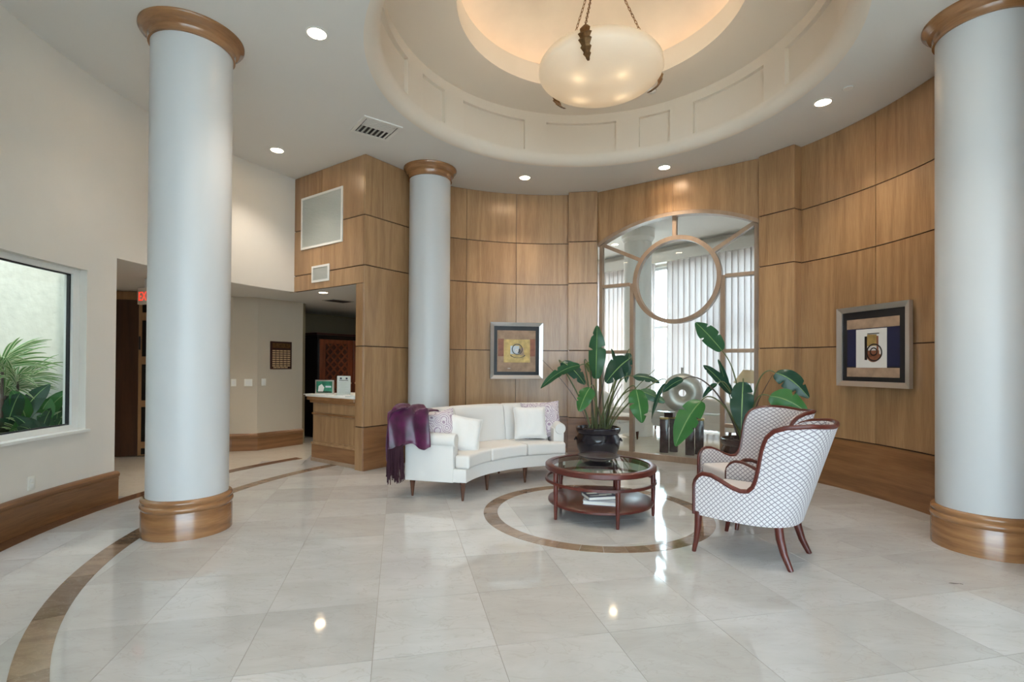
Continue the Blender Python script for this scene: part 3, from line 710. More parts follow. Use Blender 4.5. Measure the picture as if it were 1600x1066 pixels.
# door in the hall
du = (Vector(hallpts[1]) - Vector(hallpts[0])).normalized(); DO = Vector((*hallpts[0], 0)); DU = Vector((*du, 0)); DN = Vector((du.y, -du.x, 0))
d1 = group_root('door_1', DO + DU * 1.1)
def dbox(name, mat, u0, u1, z0, z1, t0, t1, par=d1, bev=0): return MB().vbox(DO, DU, DN, u0, u1, z0, z1, t0, t1).build(name, mat, par, bevel=bev, seg=1)
ux = lambda px, py=640: None
dbox('door_head', M['oak'], .28, 1.66, 2.345, 2.465, .0, .06); dbox('door_jamb', M['oak'], 1.44, 1.56, 0, 2.345, .0, .06); dbox('door_jamb', M['oak'], .28, .36, 0, 2.345, 0, .06)
lf = dbox('door_leaf', M['door'], .36, 1.24, .01, 2.345, .004, .045)
lg = dbox('door_leaf', M['oak'], 1.245, 1.44, .01, 2.345, .004, .050)
for z0, z1 in ((2.16, 2.32), (1.50, 2.04), (.84, 1.38), (.22, .74), (.03, .12)): dbox('glass_light', M['dark_glass'], 1.290, 1.385, z0, z1, .045, .054, lg)
dbox('door_handle', M['black'], 1.255, 1.272, 1.60, 1.80, .05, .075, lg)
# exit sign
es = thing('exit_sign', (-4.68, 6.42, 2.14), 'lit exit sign hung from the hall ceiling, half hidden by near column', 'sign')
ea = rad(-22); eu = Vector((cos(ea), sin(ea), 0)); enn = Vector((eu.y, -eu.x, 0)); eo = Vector((-4.80, 6.46, 0))
MB().vbox(eo, eu, enn, 0, .31, 2.15, 2.36, -.05, 0).build('housing', M['sign'], es, bevel=.006)
MB().vbox(eo, eu, enn, .12, .19, 2.36, Z2, -.04, -.01).build('bracket', M['white'], es)
fc = bpy.data.curves.new('exit_text', 'FONT'); fc.body = 'EXIT'; fc.size = .165; fc.extrude = .002
fo = bpy.data.objects.new('exit_tmp', fc); COL.objects.link(fo); bpy.context.view_layer.update()
tm = bpy.data.meshes.new_from_object(fo.evaluated_get(bpy.context.evaluated_depsgraph_get())); bpy.data.objects.remove(fo)
tm.materials.clear(); tm.materials.append(M['red'])
to = bpy.data.objects.new('lettering', tm); COL.objects.link(to); to.parent = es
to.location = (eo + eu * .022 + enn * .003 + Vector((0, 0, 2.195))) - wl(es); to.rotation_euler = (PI / 2, 0, ea); to.scale = (.78, 1, 1)
# plaque and switches on the cream hall wall
HA, HB_ = Vector((-4.123, 8.187, 0)), Vector((-3.67, 8.855, 0)); HU = (HB_ - HA).normalized(); HN = Vector((HU.y, -HU.x, 0))
uP = lambda x, y: (Vector((x, y, 0)) - HA).dot(HU)
u0, u1, z0, z1 = uP(-4.006, 8.36), uP(-3.793, 8.673), 1.312, 1.776
pq = thing('award_plaque', (-3.9, 8.5, z0), 'dark wooden plaque with rows of small brass nameplates on hall wall', 'plaque')
MB().vbox(HA, HU, HN, u0, u1, z0, z1, 0, .02).build('board', M['plaque'], pq, bevel=.004)
MB().vbox(HA, HU, HN, u0 + .03, u1 - .03, z1 - .11, z1 - .03, .02, .024).build('title_plate', M['bronze'], pq)
pw = (u1 - u0 - .05) / 5
for r_ in range(8):
    for c in range(5):
        a = u0 + .025 + c * pw; z = z1 - .145 - r_ * .036
        MB().vbox(HA, HU, HN, a + .006, a + pw - .006, z - .022, z, .02, .023).build('nameplate', M['brass'], pq)
for c in range(4):
    a = u0 + .045 + c * pw
    MB().vbox(HA, HU, HN, a + .004, a + pw - .004, z0 + .018, z0 + .036, .02, .023).build('nameplate', M['brass'], pq)
def switch(O, U, N_, u, z, label, gangs=1):
    c = O + U * u; t = thing('light_switch', (c.x, c.y, z - .06), label, 'switch', 'hall light switches')
    wd = .075 + .045 * (gangs - 1)
    MB().vbox(O, U, N_, u - wd / 2, u + wd / 2, z - .058, z + .058, 0, .007).build('cover_plate', M['white_pl'], t, bevel=.002)
    for k in range(gangs):
        uu = u + (k - (gangs - 1) / 2) * .045
        MB().vbox(O, U, N_, uu - .016, uu + .016, z - .032, z + .032, .007, .011).build('rocker', M['white'], t, bevel=.001)
switch(HA, HU, HN, .105, 1.10, 'light switch on hall wall nearest below the plaque', 1)
H2 = Vector((-4.48, 8.10, 0)); H2U = (HA - H2).normalized(); H2N = Vector((H2U.y, -H2U.x, 0))
switch(H2, H2U, H2N, .235, 1.095, 'double light switch on hall wall left of the wall bend', 2)
switch(H2, H2U, H2N, .02, 1.095, 'light switch on hall wall beside the near column edge', 1)

# reception desk
DK = B0 + EM * .185 + EN * .06; dl = 1.02
dk = thing('reception_desk', DK + EM * .5, 'oak panelled reception desk with white top beside oak pillar', 'desk')
def kbox(name, mat, u0, u1, z0, z1, t0, t1, par=dk, bev=.004): return MB().vbox(DK, EM, -EN, u0, u1, z0, z1, t0, t1).build(name, mat, par, bevel=bev, seg=1)
kbox('body', M['oak'], 0, dl, .07, .90, -.62, 0)
kbox('plinth', M['oak_frame'], -.0, dl + .02, 0, .05, -.64, .022); kbox('base_panel', M['oak_h'], 0, dl + .012, .05, .245, -.63, .014)
kbox('base_cap', M['oak'], 0, dl + .02, .245, .275, -.64, .022)
kbox('front_panel', M['oak'], .03, dl - .03, .30, .66, 0, .008); kbox('mid_rail', M['oak_mould'], 0, dl + .014, .675, .70, -.63, .016)
kbox('upper_panel', M['oak'], .03, dl - .03, .71, .84, 0, .006)
kbox('cornice', M['oak_mould'], 0, dl + .03, .845, .885, -.65, .035); kbox('cornice', M['oak_mould'], 0, dl + .06, .885, .935, -.68, .065)
kbox('counter_top', M['white'], 0, dl + .075, .935, .962, -.68, .08)
def on_desk(u, t): return DK + EM * u - EN * t + Vector((0, 0, .962))
# items on the desk
fp = on_desk(.90, -.10)
gf = thing('photo_frame', fp, 'green picture in silver stand frame on the reception desk', 'picture')
ua = Vector((cos(rad(-12)), sin(rad(-12)), 0)); na = Vector((ua.y, -ua.x, 0))
MB().vbox(fp, ua, na, -.15, .15, .962, 1.17, -.02, 0).build('frame', M['silver'], gf, bevel=.004)
MB().vbox(fp, ua, na, -.128, .128, .982, 1.15, 0, .002).build('print', M['green_print'], gf)
MB().vprism(fp, ua, na, [(-.10, 1.0), (-.02, 1.0), (.0, 1.06), (-.04, 1.11), (-.09, 1.08)], .002, .003).build('pale_figure', M['paper'], gf)
MB().vbox(fp, ua, na, .02, .11, 1.06, 1.085, .002, .003).build('text_band', M['paleblue'], gf)
MB().vbox(fp, ua, na, -.115, .115, .988, 1.004, .002, .003).build('dark_band', M['ink'], gf)
MB().vbox(fp, ua, na, -.03, .03, .962, 1.08, -.10, -.02).build('stand', M['black'], gf)
sp_ = on_desk(.475, -.12)
sg = thing('desk_notice', sp_, 'white printed notice in clear stand on the reception desk', 'notice')
MB().vbox(sp_, ua, na, -.105, .105, .962, 1.235, -.004, 0).build('sheet', M['paper'], sg)
MB().vbox(sp_, ua, na, -.115, .115, .962, 1.24, .001, .004).build('acrylic_face', M['glass'], sg)
MB().vbox(sp_, ua, na, -.115, .115, .962, .968, -.05, .05).build('foot', M['glass_t'], sg)
tx = MB()
for k in range(11): tx.vbox(sp_, ua, na, -.075 + .01 * (k % 3), .075 - .012 * ((k * 2) % 5), 1.00 + .015 * k, 1.004 + .015 * k, 0, .0008)
tx.build('printed_lines', M['grille'], sg)
for du_ in (-.045, .045): MB().vbox(sp_, ua, na, du_ - .014, du_ + .014, 1.188, 1.212, 0, .0009).build('emblem', M['navy'], sg)
tx = MB(); tx.vbox(sp_, ua, na, -.07, .07, 1.170, 1.177, 0, .0009); tx.build('heading_line', M['ink'], sg)
for k, (u, t, sx, sy, h_, lab) in enumerate([(.97, .04, .22, .15, .006, 'flat sheet of paper on the far left end of desk'), (.74, .03, .20, .14, .012, 'small stack of white leaflets on desk before green picture'), (.09, .0, .20, .12, .018, 'grey bound booklet on desk beside the oak pillar'), (.38, -.02, .22, .15, .008, 'flat white leaflet on desk before the notice')]):
    p = on_desk(u, t)
    o = thing('desk_papers', p, lab, 'paper', 'papers on the reception desk', rz=rad(-30 + 17 * k))
    MB().box((0, 0, h_ / 2), (sx, sy, h_)).build('sheets', M['paper'] if k != 2 else M['grille'], o, local=True)
    MB().box((0, 0, h_ + .0008), (sx * .98, sy * .98, .0016), .05).build('cover_sheet', M['white'] if k != 2 else M['paper'], o, local=True)
# armoire with lattice doors
AK = Vector((-3.70, 9.62, 0)); AD = -EM       # front runs along EN, faces -EM
ar = thing('armoire', AK + EN * .7 + EM * .3, 'tall dark armoire with red cherry lattice doors behind the desk', 'cabinet')
def abox(name, mat, u0, u1, z0, z1, t0, t1, par=ar, bev=.003): return MB().vbox(AK, EN, AD, u0, u1, z0, z1, t0, t1).build(name, mat, par, bevel=bev, seg=1)
abox('carcass', M['ebony'], 0, 1.6, 0, 1.92, -.62, 0)
abox('cornice', M['ebony'], -.03, 1.63, 1.92, 1.96, -.64, .03); abox('cornice', M['plaque'], -.06, 1.66, 1.96, 2.0, -.66, .06)
for k, u in enumerate((.03, .80)):
    dr = abox('door', M['cherry'], u, u + .75, .08, 1.88, 0, .028)
    for z0, z1 in ((1.06, 1.80), (.16, .98)):
        U0, U1 = u + .12, u + .63
        abox('recess', M['plaque'], U0, U1, z0, z1, .028, .030, dr, 0)
        wd, hg = U1 - U0, z1 - z0; s_ = MB(); st = .145
        for sg_ in (1, -1):
            c0 = -hg
            while c0 < wd + hg:
                pts = []
                for k2 in range(41):
                    x = c0 + sg_ * 0 + (hg * k2 / 40 if sg_ > 0 else -hg * k2 / 40) + (0 if sg_ > 0 else hg * 0)
                    y = hg * k2 / 40
                    if 0 <= x <= wd: pts.append((x, y))
                if len(pts) > 1:
                    (xa, ya), (xb, yb) = pts[0], pts[-1]; px_, py_ = -(yb - ya), (xb - xa); q_ = math.hypot(px_, py_); px_, py_ = px_ / q_ * .016, py_ / q_ * .016
                    s_.vprism(AK, EN, AD, [(U0 + xa + px_, z0 + ya + py_), (U0 + xa - px_, z0 + ya - py_), (U0 + xb - px_, z0 + yb - py_), (U0 + xb + px_, z0 + yb + py_)], .030, .046)
                c0 += st * 1.15
        s_.build('lattice', M['cherry'], dr)
    kn = AK + EN * (u + (.70 if k == 0 else .05)) + AD * .028
    MB().lathe((kn.x, kn.y, 1.02), [(.002, -.02), (.02, -.012), (.02, .012), (.002, .02)], 12).build('knob', M['brass'], dr, smooth=True)
v4 = thing('ceiling_vent', (-2.95, 8.55, Z2), 'dark slotted ceiling vent in the low reception ceiling', 'vent')
MB().box((-2.95, 8.55, Z2 - .004), (.42, .30, .008), TH).build('frame', M['grille'], v4)
for k in range(5): MB().box(Vector((-2.95, 8.55, Z2 - .010)) + Matrix.Rotation(TH, 3, 'Z') @ Vector((0, -.10 + .05 * k, 0)), (.36, .030, .006), TH).build('slot', M['black'], v4)

# ------------------------------------------------------------------ framed art on the oak walls
def framed(a, b, z0, z1, label, name='framed_art'):
    a, b = Vector((*a, 0)), Vector((*b, 0)); U = (b - a).normalized(); N_ = Vector((U.y, -U.x, 0))
    c = Vector((*CR, 0)) - (a + b) / 2
    if N_.dot(c) < 0: N_ = -N_
    O = a + N_ * .012; wd = (b - a).length; fw = .058
    t = thing(name, ((a + b) / 2).to_tuple()[:2] + (z0,), label, 'picture')
    for k, poly in enumerate(([(0, z0), (wd, z0), (wd - fw, z0 + fw), (fw, z0 + fw)], [(wd, z0), (wd, z1), (wd - fw, z1 - fw), (wd - fw, z0 + fw)], [(wd, z1), (0, z1), (fw, z1 - fw), (wd - fw, z1 - fw)], [(0, z1), (0, z0), (fw, z0 + fw), (fw, z1 - fw)])):
        m_ = MB(); m_.vprism(O, U, N_, poly, 0, .030)
        # slope the inner edge back
        for v in m_.v[4:6]: v += N_ * .018
        m_.build('frame_moulding', M['silver'], t)
    MB().vbox(O, U, N_, fw, wd - fw, z0 + fw, z1 - fw, 0, .018).build('mat_board', M['black'], t)
    def lay(name, mat, x0, x1, y0, y1, lv):
        return MB().vbox(O, U, N_, wd * x0, wd * x1, z0 + (z1 - z0) * y0, z0 + (z1 - z0) * y1, .018 + .0015 * lv, .0195 + .0015 * lv).build(name, mat, t)
    def ringp(name, mat, cx, cy, r, th, lv, a0=0, a1=360, ey=1.0):
        m_ = MB(); n_ = 30
        for k in range(n_):
            p = []
            for aa, rr in ((k, r - th), (k + 1, r - th), (k + 1, r), (k, r)):
                an = rad(a0 + (a1 - a0) * aa / n_); p.append((wd * cx + rr * cos(an), z0 + (z1 - z0) * cy + rr * sin(an) * ey))
            m_.vprism(O, U, N_, p, .018 + .0015 * lv, .0195 + .0015 * lv)
        return m_.build(name, mat, t)
    return t, lay, ringp
t, lay, rg = framed((-.350, 8.030), (.486, 8.165), 1.185, 2.082, 'silver framed abstract with gold square hung above the sofa')
lay('ground_paper', M['tan'], .13, .865, .125, .86, 0); lay('side_strip', M['copper'], .145, .255, .40, .71, 1); lay('side_strip', M['copper'], .755, .855, .40, .71, 1)
lay('gold_square', M['gold'], .255, .755, .29, .70, 2); lay('pale_block', M['paleblue'], .38, .55, .44, .585, 3); lay('dark_block', M['tan'], .56, .64, .42, .55, 3)
rg('ring', M['ink'], .51, .525, .088, .014, 5); rg('ring', M['ink'], .525, .50, .042, .042, 4, -90, 60); rg('ring', M['paper'], .50, .50, .030, .02, 5)
rg('swoosh', M['ink'], .52, .43, .125, .018, 5, 190, 355, .42); lay('signature', M['paper'], .33, .38, .18, .19, 2)
t, lay, rg = framed((3.800, 5.840), (3.968, 4.985), 1.190, 2.070, 'silver framed navy and tan abstract hung beside right column')
lay('navy_band', M['navy'], .14, .86, .25, .75, 0)
lay('tan_strip', M['tan'], .135, .86, .72, .84, 1); lay('tan_strip', M['tan'], .135, .86, .12, .235, 1)
lay('white_square', M['paper'], .275, .70, .235, .71, 2); lay('black_bar', M['ink'], .40, .435, .33, .62, 3); lay('gold_block', M['gold'], .435, .565, .50, .64, 3)
lay('top_bar', M['ink'], .44, .60, .645, .655, 4); lay('copper_block', M['copper'], .435, .60, .36, .445, 3); lay('copper_bar', M['copper'], .565, .59, .44, .62, 3)
rg('disc', M['copper'], .52, .40, .085, .085, 3, 180, 360); rg('ring', M['ink'], .535, .42, .095, .014, 5); rg('ring', M['ink'], .53, .43, .045, .012, 6)

# ------------------------------------------------------------------ sofa
def polar_poly(r0, r1, a0, a1, n=12):
    return [tuple(pol(CR, r0, a0 + (a1 - a0) * k / n).xy) for k in range(n + 1)] + [tuple(pol(CR, r1, a1 + (a0 - a1) * k / n).xy) for k in range(n + 1)]
SA0, SA1, SR0, SR1 = 96.5, 165.6, 1.315, 1.985
sc = pol(CR, 1.65, 131)
so = thing('curved_sofa', sc, 'cream upholstered curved three seat sofa on tapered legs', 'sofa')
MB().prism(polar_poly(SR0, SR1, SA0, SA1, 26), .185, .325).build('base_frame', M['fabric'], so, bevel=.012, seg=2)
cush = [(SA0 + .2, 118.2), (118.5, 142.6), (142.9, SA1 - .3)]
for k, (a, b_) in enumerate(cush):
    if k == 1: poly = polar_poly(1.285, 1.80, a, b_, 9)
    else:
        aw = 5.6
        end, inn = (a, b_) if k == 0 else (b_, a); sgn = 1 if k == 0 else -1
        n_ = 9
        poly = [tuple(pol(CR, 1.285, end + (inn - end) * i_ / n_).xy) for i_ in range(n_ + 1)] + [tuple(pol(CR, 1.80, inn + (end + sgn * aw - inn) * i_ / n_).xy) for i_ in range(n_ + 1)] + [tuple(pol(CR, 1.445, end + sgn * (aw + .8)).xy), tuple(pol(CR, 1.445, end).xy)]
    MB().prism(poly, .327, .465).build('seat_cushion', M['fabric'], so, bevel=.032, seg=4)
# back: leans outward, three sections
for k, (a, b_) in enumerate(((SA0 + 1, 119.0), (119.2, 142.0), (142.2, SA1 - .6))):
    def fn(u, v, a=a, b_=b_):
        an = a + (b_ - a) * u; tt = v * 2 * PI
        cx, cz = 0.0, 0.0
        # closed rounded section in (r,z)
        ex = abs(cos(tt)) ** .45 * (1 if cos(tt) > 0 else -1); ez = abs(sin(tt)) ** .45 * (1 if sin(tt) > 0 else -1)
        z = .62 + ez * .285; r = 1.865 + (z - .33) * .16 + ex * .085
        pin = .012 * (math.exp(-((an - a) / .7) ** 2) + math.exp(-((b_ - an) / .7) ** 2))
        if ex < 0: r += pin
        p = pol(CR, r, an); return Vector((p.x, p.y, z - pin * .6))
    mb = MB(); mb.grid(fn, 18, 32)
    for e in (0.0, 1.0):
        idx = [(18 if e else 0) * 33 + j for j in range(32)]; mb.f.append(tuple(idx if e else idx[::-1]))
    mb.build('back_section', M['fabric'], so, smooth=True, merge=.0005)
# arms with rolled tops
for an, sgn in ((SA0, 1), (SA1, -1)):
    arm = MB(); arm.prism([tuple(pol(CR, 1.455, an - sgn * .3).xy), tuple(pol(CR, 1.455, an + sgn * 4.9).xy), tuple(pol(CR, 1.95, an + sgn * 3.9).xy), tuple(pol(CR, 1.995, an - sgn * .25).xy)], .183, .62)
    ao = arm.build('arm', M['fabric'], so, bevel=.008)
    pA, pB = pol(CR, 1.440, an + sgn * 1.6), pol(CR, 1.99, an + sgn * 1.2)
    MB().tube([pA + Vector((0, 0, .615)), pA.lerp(pB, .02) + Vector((0, 0, .615)), pA.lerp(pB, .5) + Vector((0, 0, .617)), pB + Vector((0, 0, .622))], [.064, .070, .072, .072], 20).build('rolled_top', M['fabric'], ao, smooth=True)
def sleg(r, a):
    p = pol(CR, r, a)
    MB().lathe((p.x, p.y, 0), [(.011, 0), (.013, .01), (.028, .15), (.031, .16), (.026, .165), (.032, .172), (.032, .19)], 14).build('leg', M['leg_dark'], so, smooth=True)
for r, a in ((1.355, 165.0), (1.355, 143), (1.355, 118.5), (1.355, 98.0), (1.945, 163.5), (1.945, 141), (1.945, 120), (1.945, 98.5)): sleg(r, a)

# ------------------------------------------------------------------ pillows and throw on the sofa
def pillow(name, c, wd, hg, th, nrm, roll, mat, label, tip=0):
    """c: centre of the pillow; nrm: horizontal facing angle (deg); tip: lean back (deg)"""
    t = thing(name, c, label, 'pillow', 'pillows on the curved sofa')
    Mx = Matrix.Rotation(rad(nrm), 3, 'Z') @ Matrix.Rotation(rad(-tip), 3, 'Y') @ Matrix.Rotation(rad(roll), 3, 'X')
    n_ = 18
    def f(sg):
        def fn(u, v):
            x, y = u * 2 - 1, v * 2 - 1
            k = (max(0, 1 - x ** 4) * max(0, 1 - y ** 4)) ** .55
            pinch = 1 - .075 * (1 - abs(x) ** 2) * abs(y) ** 3; pinch2 = 1 - .075 * (1 - abs(y) ** 2) * abs(x) ** 3
            wr = .006 * sin(9 * x + 5 * y * y) * k
            return Vector(c) + Mx @ Vector((sg * (th / 2 * k) + wr, x * wd / 2 * pinch2, y * hg / 2 * pinch))
        return fn
    mb = MB(); mb.grid(f(1), n_, n_); mb.grid(f(-1), n_, n_)
    o = mb.build('cushion', mat, t, smooth=True, merge=.001, base=c)
    pe = []
    for x, y in [(-1 + 2 * k / 10, -1) for k in range(10)] + [(1, -1 + 2 * k / 10) for k in range(10)] + [(1 - 2 * k / 10, 1) for k in range(10)] + [(-1, 1 - 2 * k / 10) for k in range(11)]:
        a_ = 1 - .075 * (1 - abs(x) ** 2) * abs(y) ** 3; b2 = 1 - .075 * (1 - abs(y) ** 2) * abs(x) ** 3
        pe.append(Vector(c) + Mx @ Vector((0, x * wd / 2 * b2, y * hg / 2 * a_)))
    MB().tube(pe, .006, 6).build('piping', mat, t, smooth=True, base=c)
    return t
pillow('printed_pillow', pol(CR, 1.76, 158.0) + Vector((0, 0, .665)), .47, .47, .15, 290, 8, M['damask'], 'mauve printed pillow leaning on the left arm beside purple throw', 22)
pillow('white_pillow', pol(CR, 1.555, 150.6) + Vector((0, 0, .640)), .42, .41, .16, 292, -14, M['pillow_w'], 'white pillow tilted in front of the left printed pillow', 24)
pillow('printed_pillow', pol(CR, 1.735, 104.2) + Vector((0, 0, .695)), .50, .47, .15, 276, 4, M['damask'], 'mauve printed pillow at the right end behind white pillow', 18)
pillow('white_pillow', pol(CR, 1.615, 111.0) + Vector((0, 0, .680)), .41, .41, .16, 279, 0, M['pillow_w'], 'white pillow upright at the right end of the sofa', 18)

th = thing('throw_blanket', pol(CR, 1.95, 165) + Vector((0, 0, .3)), 'purple velvet throw with plum fringe over the sofa left back corner', 'blanket')
def th1(u, v):
    # u: across (radius), v: from the seat side over the end of the back and down the end face
    r = 1.70 + .46 * u; fold = .016 * sin(u * 17) + .010 * sin(u * 31 + 1)
    Lx = [(-6.2, .945), (-4.0, .955), (-1.0, .955), (1.1, .93), (1.9, .86), (2.2, .70), (2.5, .585), (2.6, .555)]
    x = v * (len(Lx) - 1); i_ = min(int(x), len(Lx) - 2); f_ = x - i_
    a = Lx[i_][0] * (1 - f_) + Lx[i_ + 1][0] * f_; z = Lx[i_][1] * (1 - f_) + Lx[i_ + 1][1] * f_
    dz = -.10 * max(0, .35 - u) * 3 * (1 if v < .4 else 0) - .14 * max(0, u - .85) * 3
    hang = max(0, v - .45)
    p = pol(CR, r + .03 * sin(v * 5), SA1 + a + hang * (1.6 * sin(u * 13) + 1.2))
    return Vector((p.x, p.y, z + dz * .5 + fold * (1 if v < .5 else .3) - hang * .05 * sin(u * 9)))
MB().grid(th1, 40, 36).build('cloth', M['velvet'], th, smooth=True, recalc=False).modifiers.new('thick', 'SOLIDIFY').thickness = .012
def th2(u, v):
    a = SA1 - 7 + 9.2 * u; z = .945 - .62 * v - (.06 * sin(u * 5) * v)
    rr = 2.105 + .05 * sin(v * PI * .6) + .022 * sin(u * 14 + v * 2) * v + .012 * sin(u * 27)
    if v < .1: rr -= (.1 - v) * 1.2
    p = pol(CR, rr, a); return Vector((p.x, p.y, z))
MB().grid(th2, 32, 24).build('back_fall', M['velvet'], th, smooth=True, recalc=False).modifiers.new('thick', 'SOLIDIFY').thickness = .012
fg = MB()
for k in range(46):
    u = k / 45; p = th2(u, 1.0); pts = [p, p + Vector((random.uniform(-.01, .01), random.uniform(-.01, .01), -.06)), p + Vector((random.uniform(-.02, .02), random.uniform(-.02, .02), -.13 - random.uniform(0, .05)))]
    fg.tube(pts, [.006, .006, .004], 5)
fg.build('fringe', M['fringe'], th)
fg = MB()
for k in range(60):
    u = .45 + .55 * k / 59; p = th1(u, 1.0); d = Vector((random.uniform(-.012, .012), random.uniform(-.012, .012), 0))
    if u > .62: fg.tube([p + Vector((0, 0, .01)), p + d + Vector((0, 0, -.12)), p + d * 2 + Vector((0, 0, -.24 - random.uniform(0, .14)))], [.007, .007, .004], 5)
fg.build('fringe', M['fringe'], th)

# ------------------------------------------------------------------ coffee table with dish and books
TC = Vector((.845, 4.82, 0))
ct = thing('coffee_table', TC, 'round mahogany coffee table with glass top and lower shelf', 'table')
MB().lathe(TC, [(.452, .425), (.512, .425), (.520, .432), (.520, .468), (.512, .475), (.462, .475), (.462, .458), (.452, .458)], 72, close=True).build('top_ring', M['mahog'], ct, smooth=True)
MB().lathe(TC, [(.461, .4585), (.461, .4705), (.001, .4705)], 64).build('glass_top', M['glass_t'], ct)
MB().lathe(TC, [(.503, .318), (.522, .318), (.522, .342), (.503, .342)], 72, close=True).build('hoop', M['mahog'], ct, smooth=True)
MB().lathe(TC, [(.001, .115), (.480, .115), (.492, .122), (.492, .138), (.484, .143), (.001, .143)], 72).build('shelf', M['mahog'], ct, smooth=True)
for k in range(5):
    p = TC + Vector((cos(rad(278 + 72 * k)), sin(rad(278 + 72 * k)), 0)) * .490
    MB().lathe(p, [(.013, 0), (.015, .02), (.023, .34), (.023, .43)], 14).build('leg', M['mahog'], ct, smooth=True)
dp = TC + Vector((.01, .14, .471))
ds = thing('shallow_dish', dp, 'dark plum shallow dish on the glass coffee table', 'dish')
MB().lathe(dp, [(.001, 0), (.07, 0), (.075, .006), (.13, .022), (.198, .050), (.202, .054), (.196, .055), (.125, .030), (.06, .014), (.001, .012)], 48).build('bowl', M['dish'], ds, smooth=True)
MB().lathe(dp, [(.196, .0545), (.2035, .0545), (.2035, .0575), (.196, .0575)], 48, close=True).build('rim', M['dish'], ds, smooth=True)
def book(p, sx, sy, h_, rz, cov, label):
    t = thing('book', p, label, 'book', 'books on the coffee table shelf', rz=rz)
    MB().box((0, 0, h_ / 2), (sx - .008, sy - .010, h_ - .006)).build('pages', M['pages'], t, local=True)
    for z in (.0015, h_ - .0015): MB().box((0, 0, z), (sx, sy, .003)).build('cover', cov, t, local=True)
    MB().box((0, sy / 2 - .002, h_ / 2), (sx, .004, h_)).build('spine', cov, t, local=True)
    return t
bp1 = Vector((.83, 4.68, .143))
book(bp1, .31, .25, .034, rad(-14), M['book_w'], 'pale hardback book lowest on coffee table shelf')
b2 = book(bp1 + Vector((-.015, .03, .0345)), .27, .21, .032, rad(12), M['book_n'], 'navy hardback book lying on top of the pale book')
for dx, dy, sx, sy in ((-.06, .03, .10, .03), (.05, -.03, .12, .018), (-.03, -.06, .16, .012)):
    MB().box((dx, dy, .0324), (sx, sy, .0008)).build('cover_print', M['paper'], b2, local=True)

# ------------------------------------------------------------------ armchairs
def lerp_tab(tab, x):
    for (x0, y0), (x1, y1) in zip(tab, tab[1:]):
        if x <= x1:
            f = (x - x0) / (x1 - x0); f = f * f * (3 - 2 * f) if False else f
            return y0 + (y1 - y0) * f
    return tab[-1][1]
PLAN = [(.335, .320), (.342, .20), (.345, .08), (.335, -.04), (.312, -.135), (.268, -.215), (.20, -.275), (.11, -.308), (0, -.318)]
HTAB = [(0, .535), (.03, .572), (.07, .592), (.14, .590), (.22, .565), (.31, .528), (.39, .507), (.45, .512), (.49, .548), (.518, .62), (.535, .72), (.552, .83), (.575, .905), (.61, .955), (.66, .985), (.75, 1.0), (1.0, .985)]
def cr(P, t):
    n_ = len(P) - 1; x = t * n_; i_ = min(int(x), n_ - 1); f = x - i_
    p0, p1, p2, p3 = P[max(i_ - 1, 0)], P[i_], P[i_ + 1], P[min(i_ + 2, n_)]
    if i_ == n_ - 1: p3 = (-P[n_ - 1][0], P[n_ - 1][1])
    return [.5 * (2 * b_ + (c - a) * f + (2 * a - 5 * b_ + 4 * c - d) * f * f + (-a + 3 * b_ - 3 * c + d) * f ** 3) for a, b_, c, d in zip(p0, p1, p2, p3)]
# arc-length table
_pts = [cr(PLAN, k / 200) for k in range(201)]; _s = [0]
for a, b_ in zip(_pts, _pts[1:]): _s.append(_s[-1] + math.hypot(b_[0] - a[0], b_[1] - a[1]))
SL = _s[-1]
def plan(s):
    """s 0 front right .. 1 back centre .. 2 front left ; returns x,y,nx,ny"""
    mir = s > 1; q_ = 2 - s if mir else s; d = q_ * SL
    k = 0
    while k < 199 and _s[k + 1] < d: k += 1
    f = (d - _s[k]) / (_s[k + 1] - _s[k]); x = _pts[k][0] * (1 - f) + _pts[k + 1][0] * f; y = _pts[k][1] * (1 - f) + _pts[k + 1][1] * f
    tx, ty = _pts[k + 1][0] - _pts[k][0], _pts[k + 1][1] - _pts[k][1]; l_ = math.hypot(tx, ty); nx, ny = -ty / l_, tx / l_
    if nx < -.0 and x > .05: nx, ny = -nx, -ny
    if x <= .05 and ny > 0: nx, ny = -nx, -ny
    return (-x if mir else x), y, (-nx if mir else nx), ny
def sm(x): x = max(0, min(1, x)); return x * x * (3 - 2 * x)
ZB = .285
def shell(s, z, t):
    x, y, nx, ny = plan(s); q_ = 2 - s if s > 1 else s
    k = sm((q_ - .42) / .40) * max(0, (z - ZB) / .70)
    f = .04 * sm(1 - q_ / .3) * (z - ZB)
    return Vector((x + nx * (.155 * k - t), y + ny * (.20 * k - t) - .015 * k, z))
def htop(s): return lerp_tab(HTAB, 2 - s if s > 1 else s)
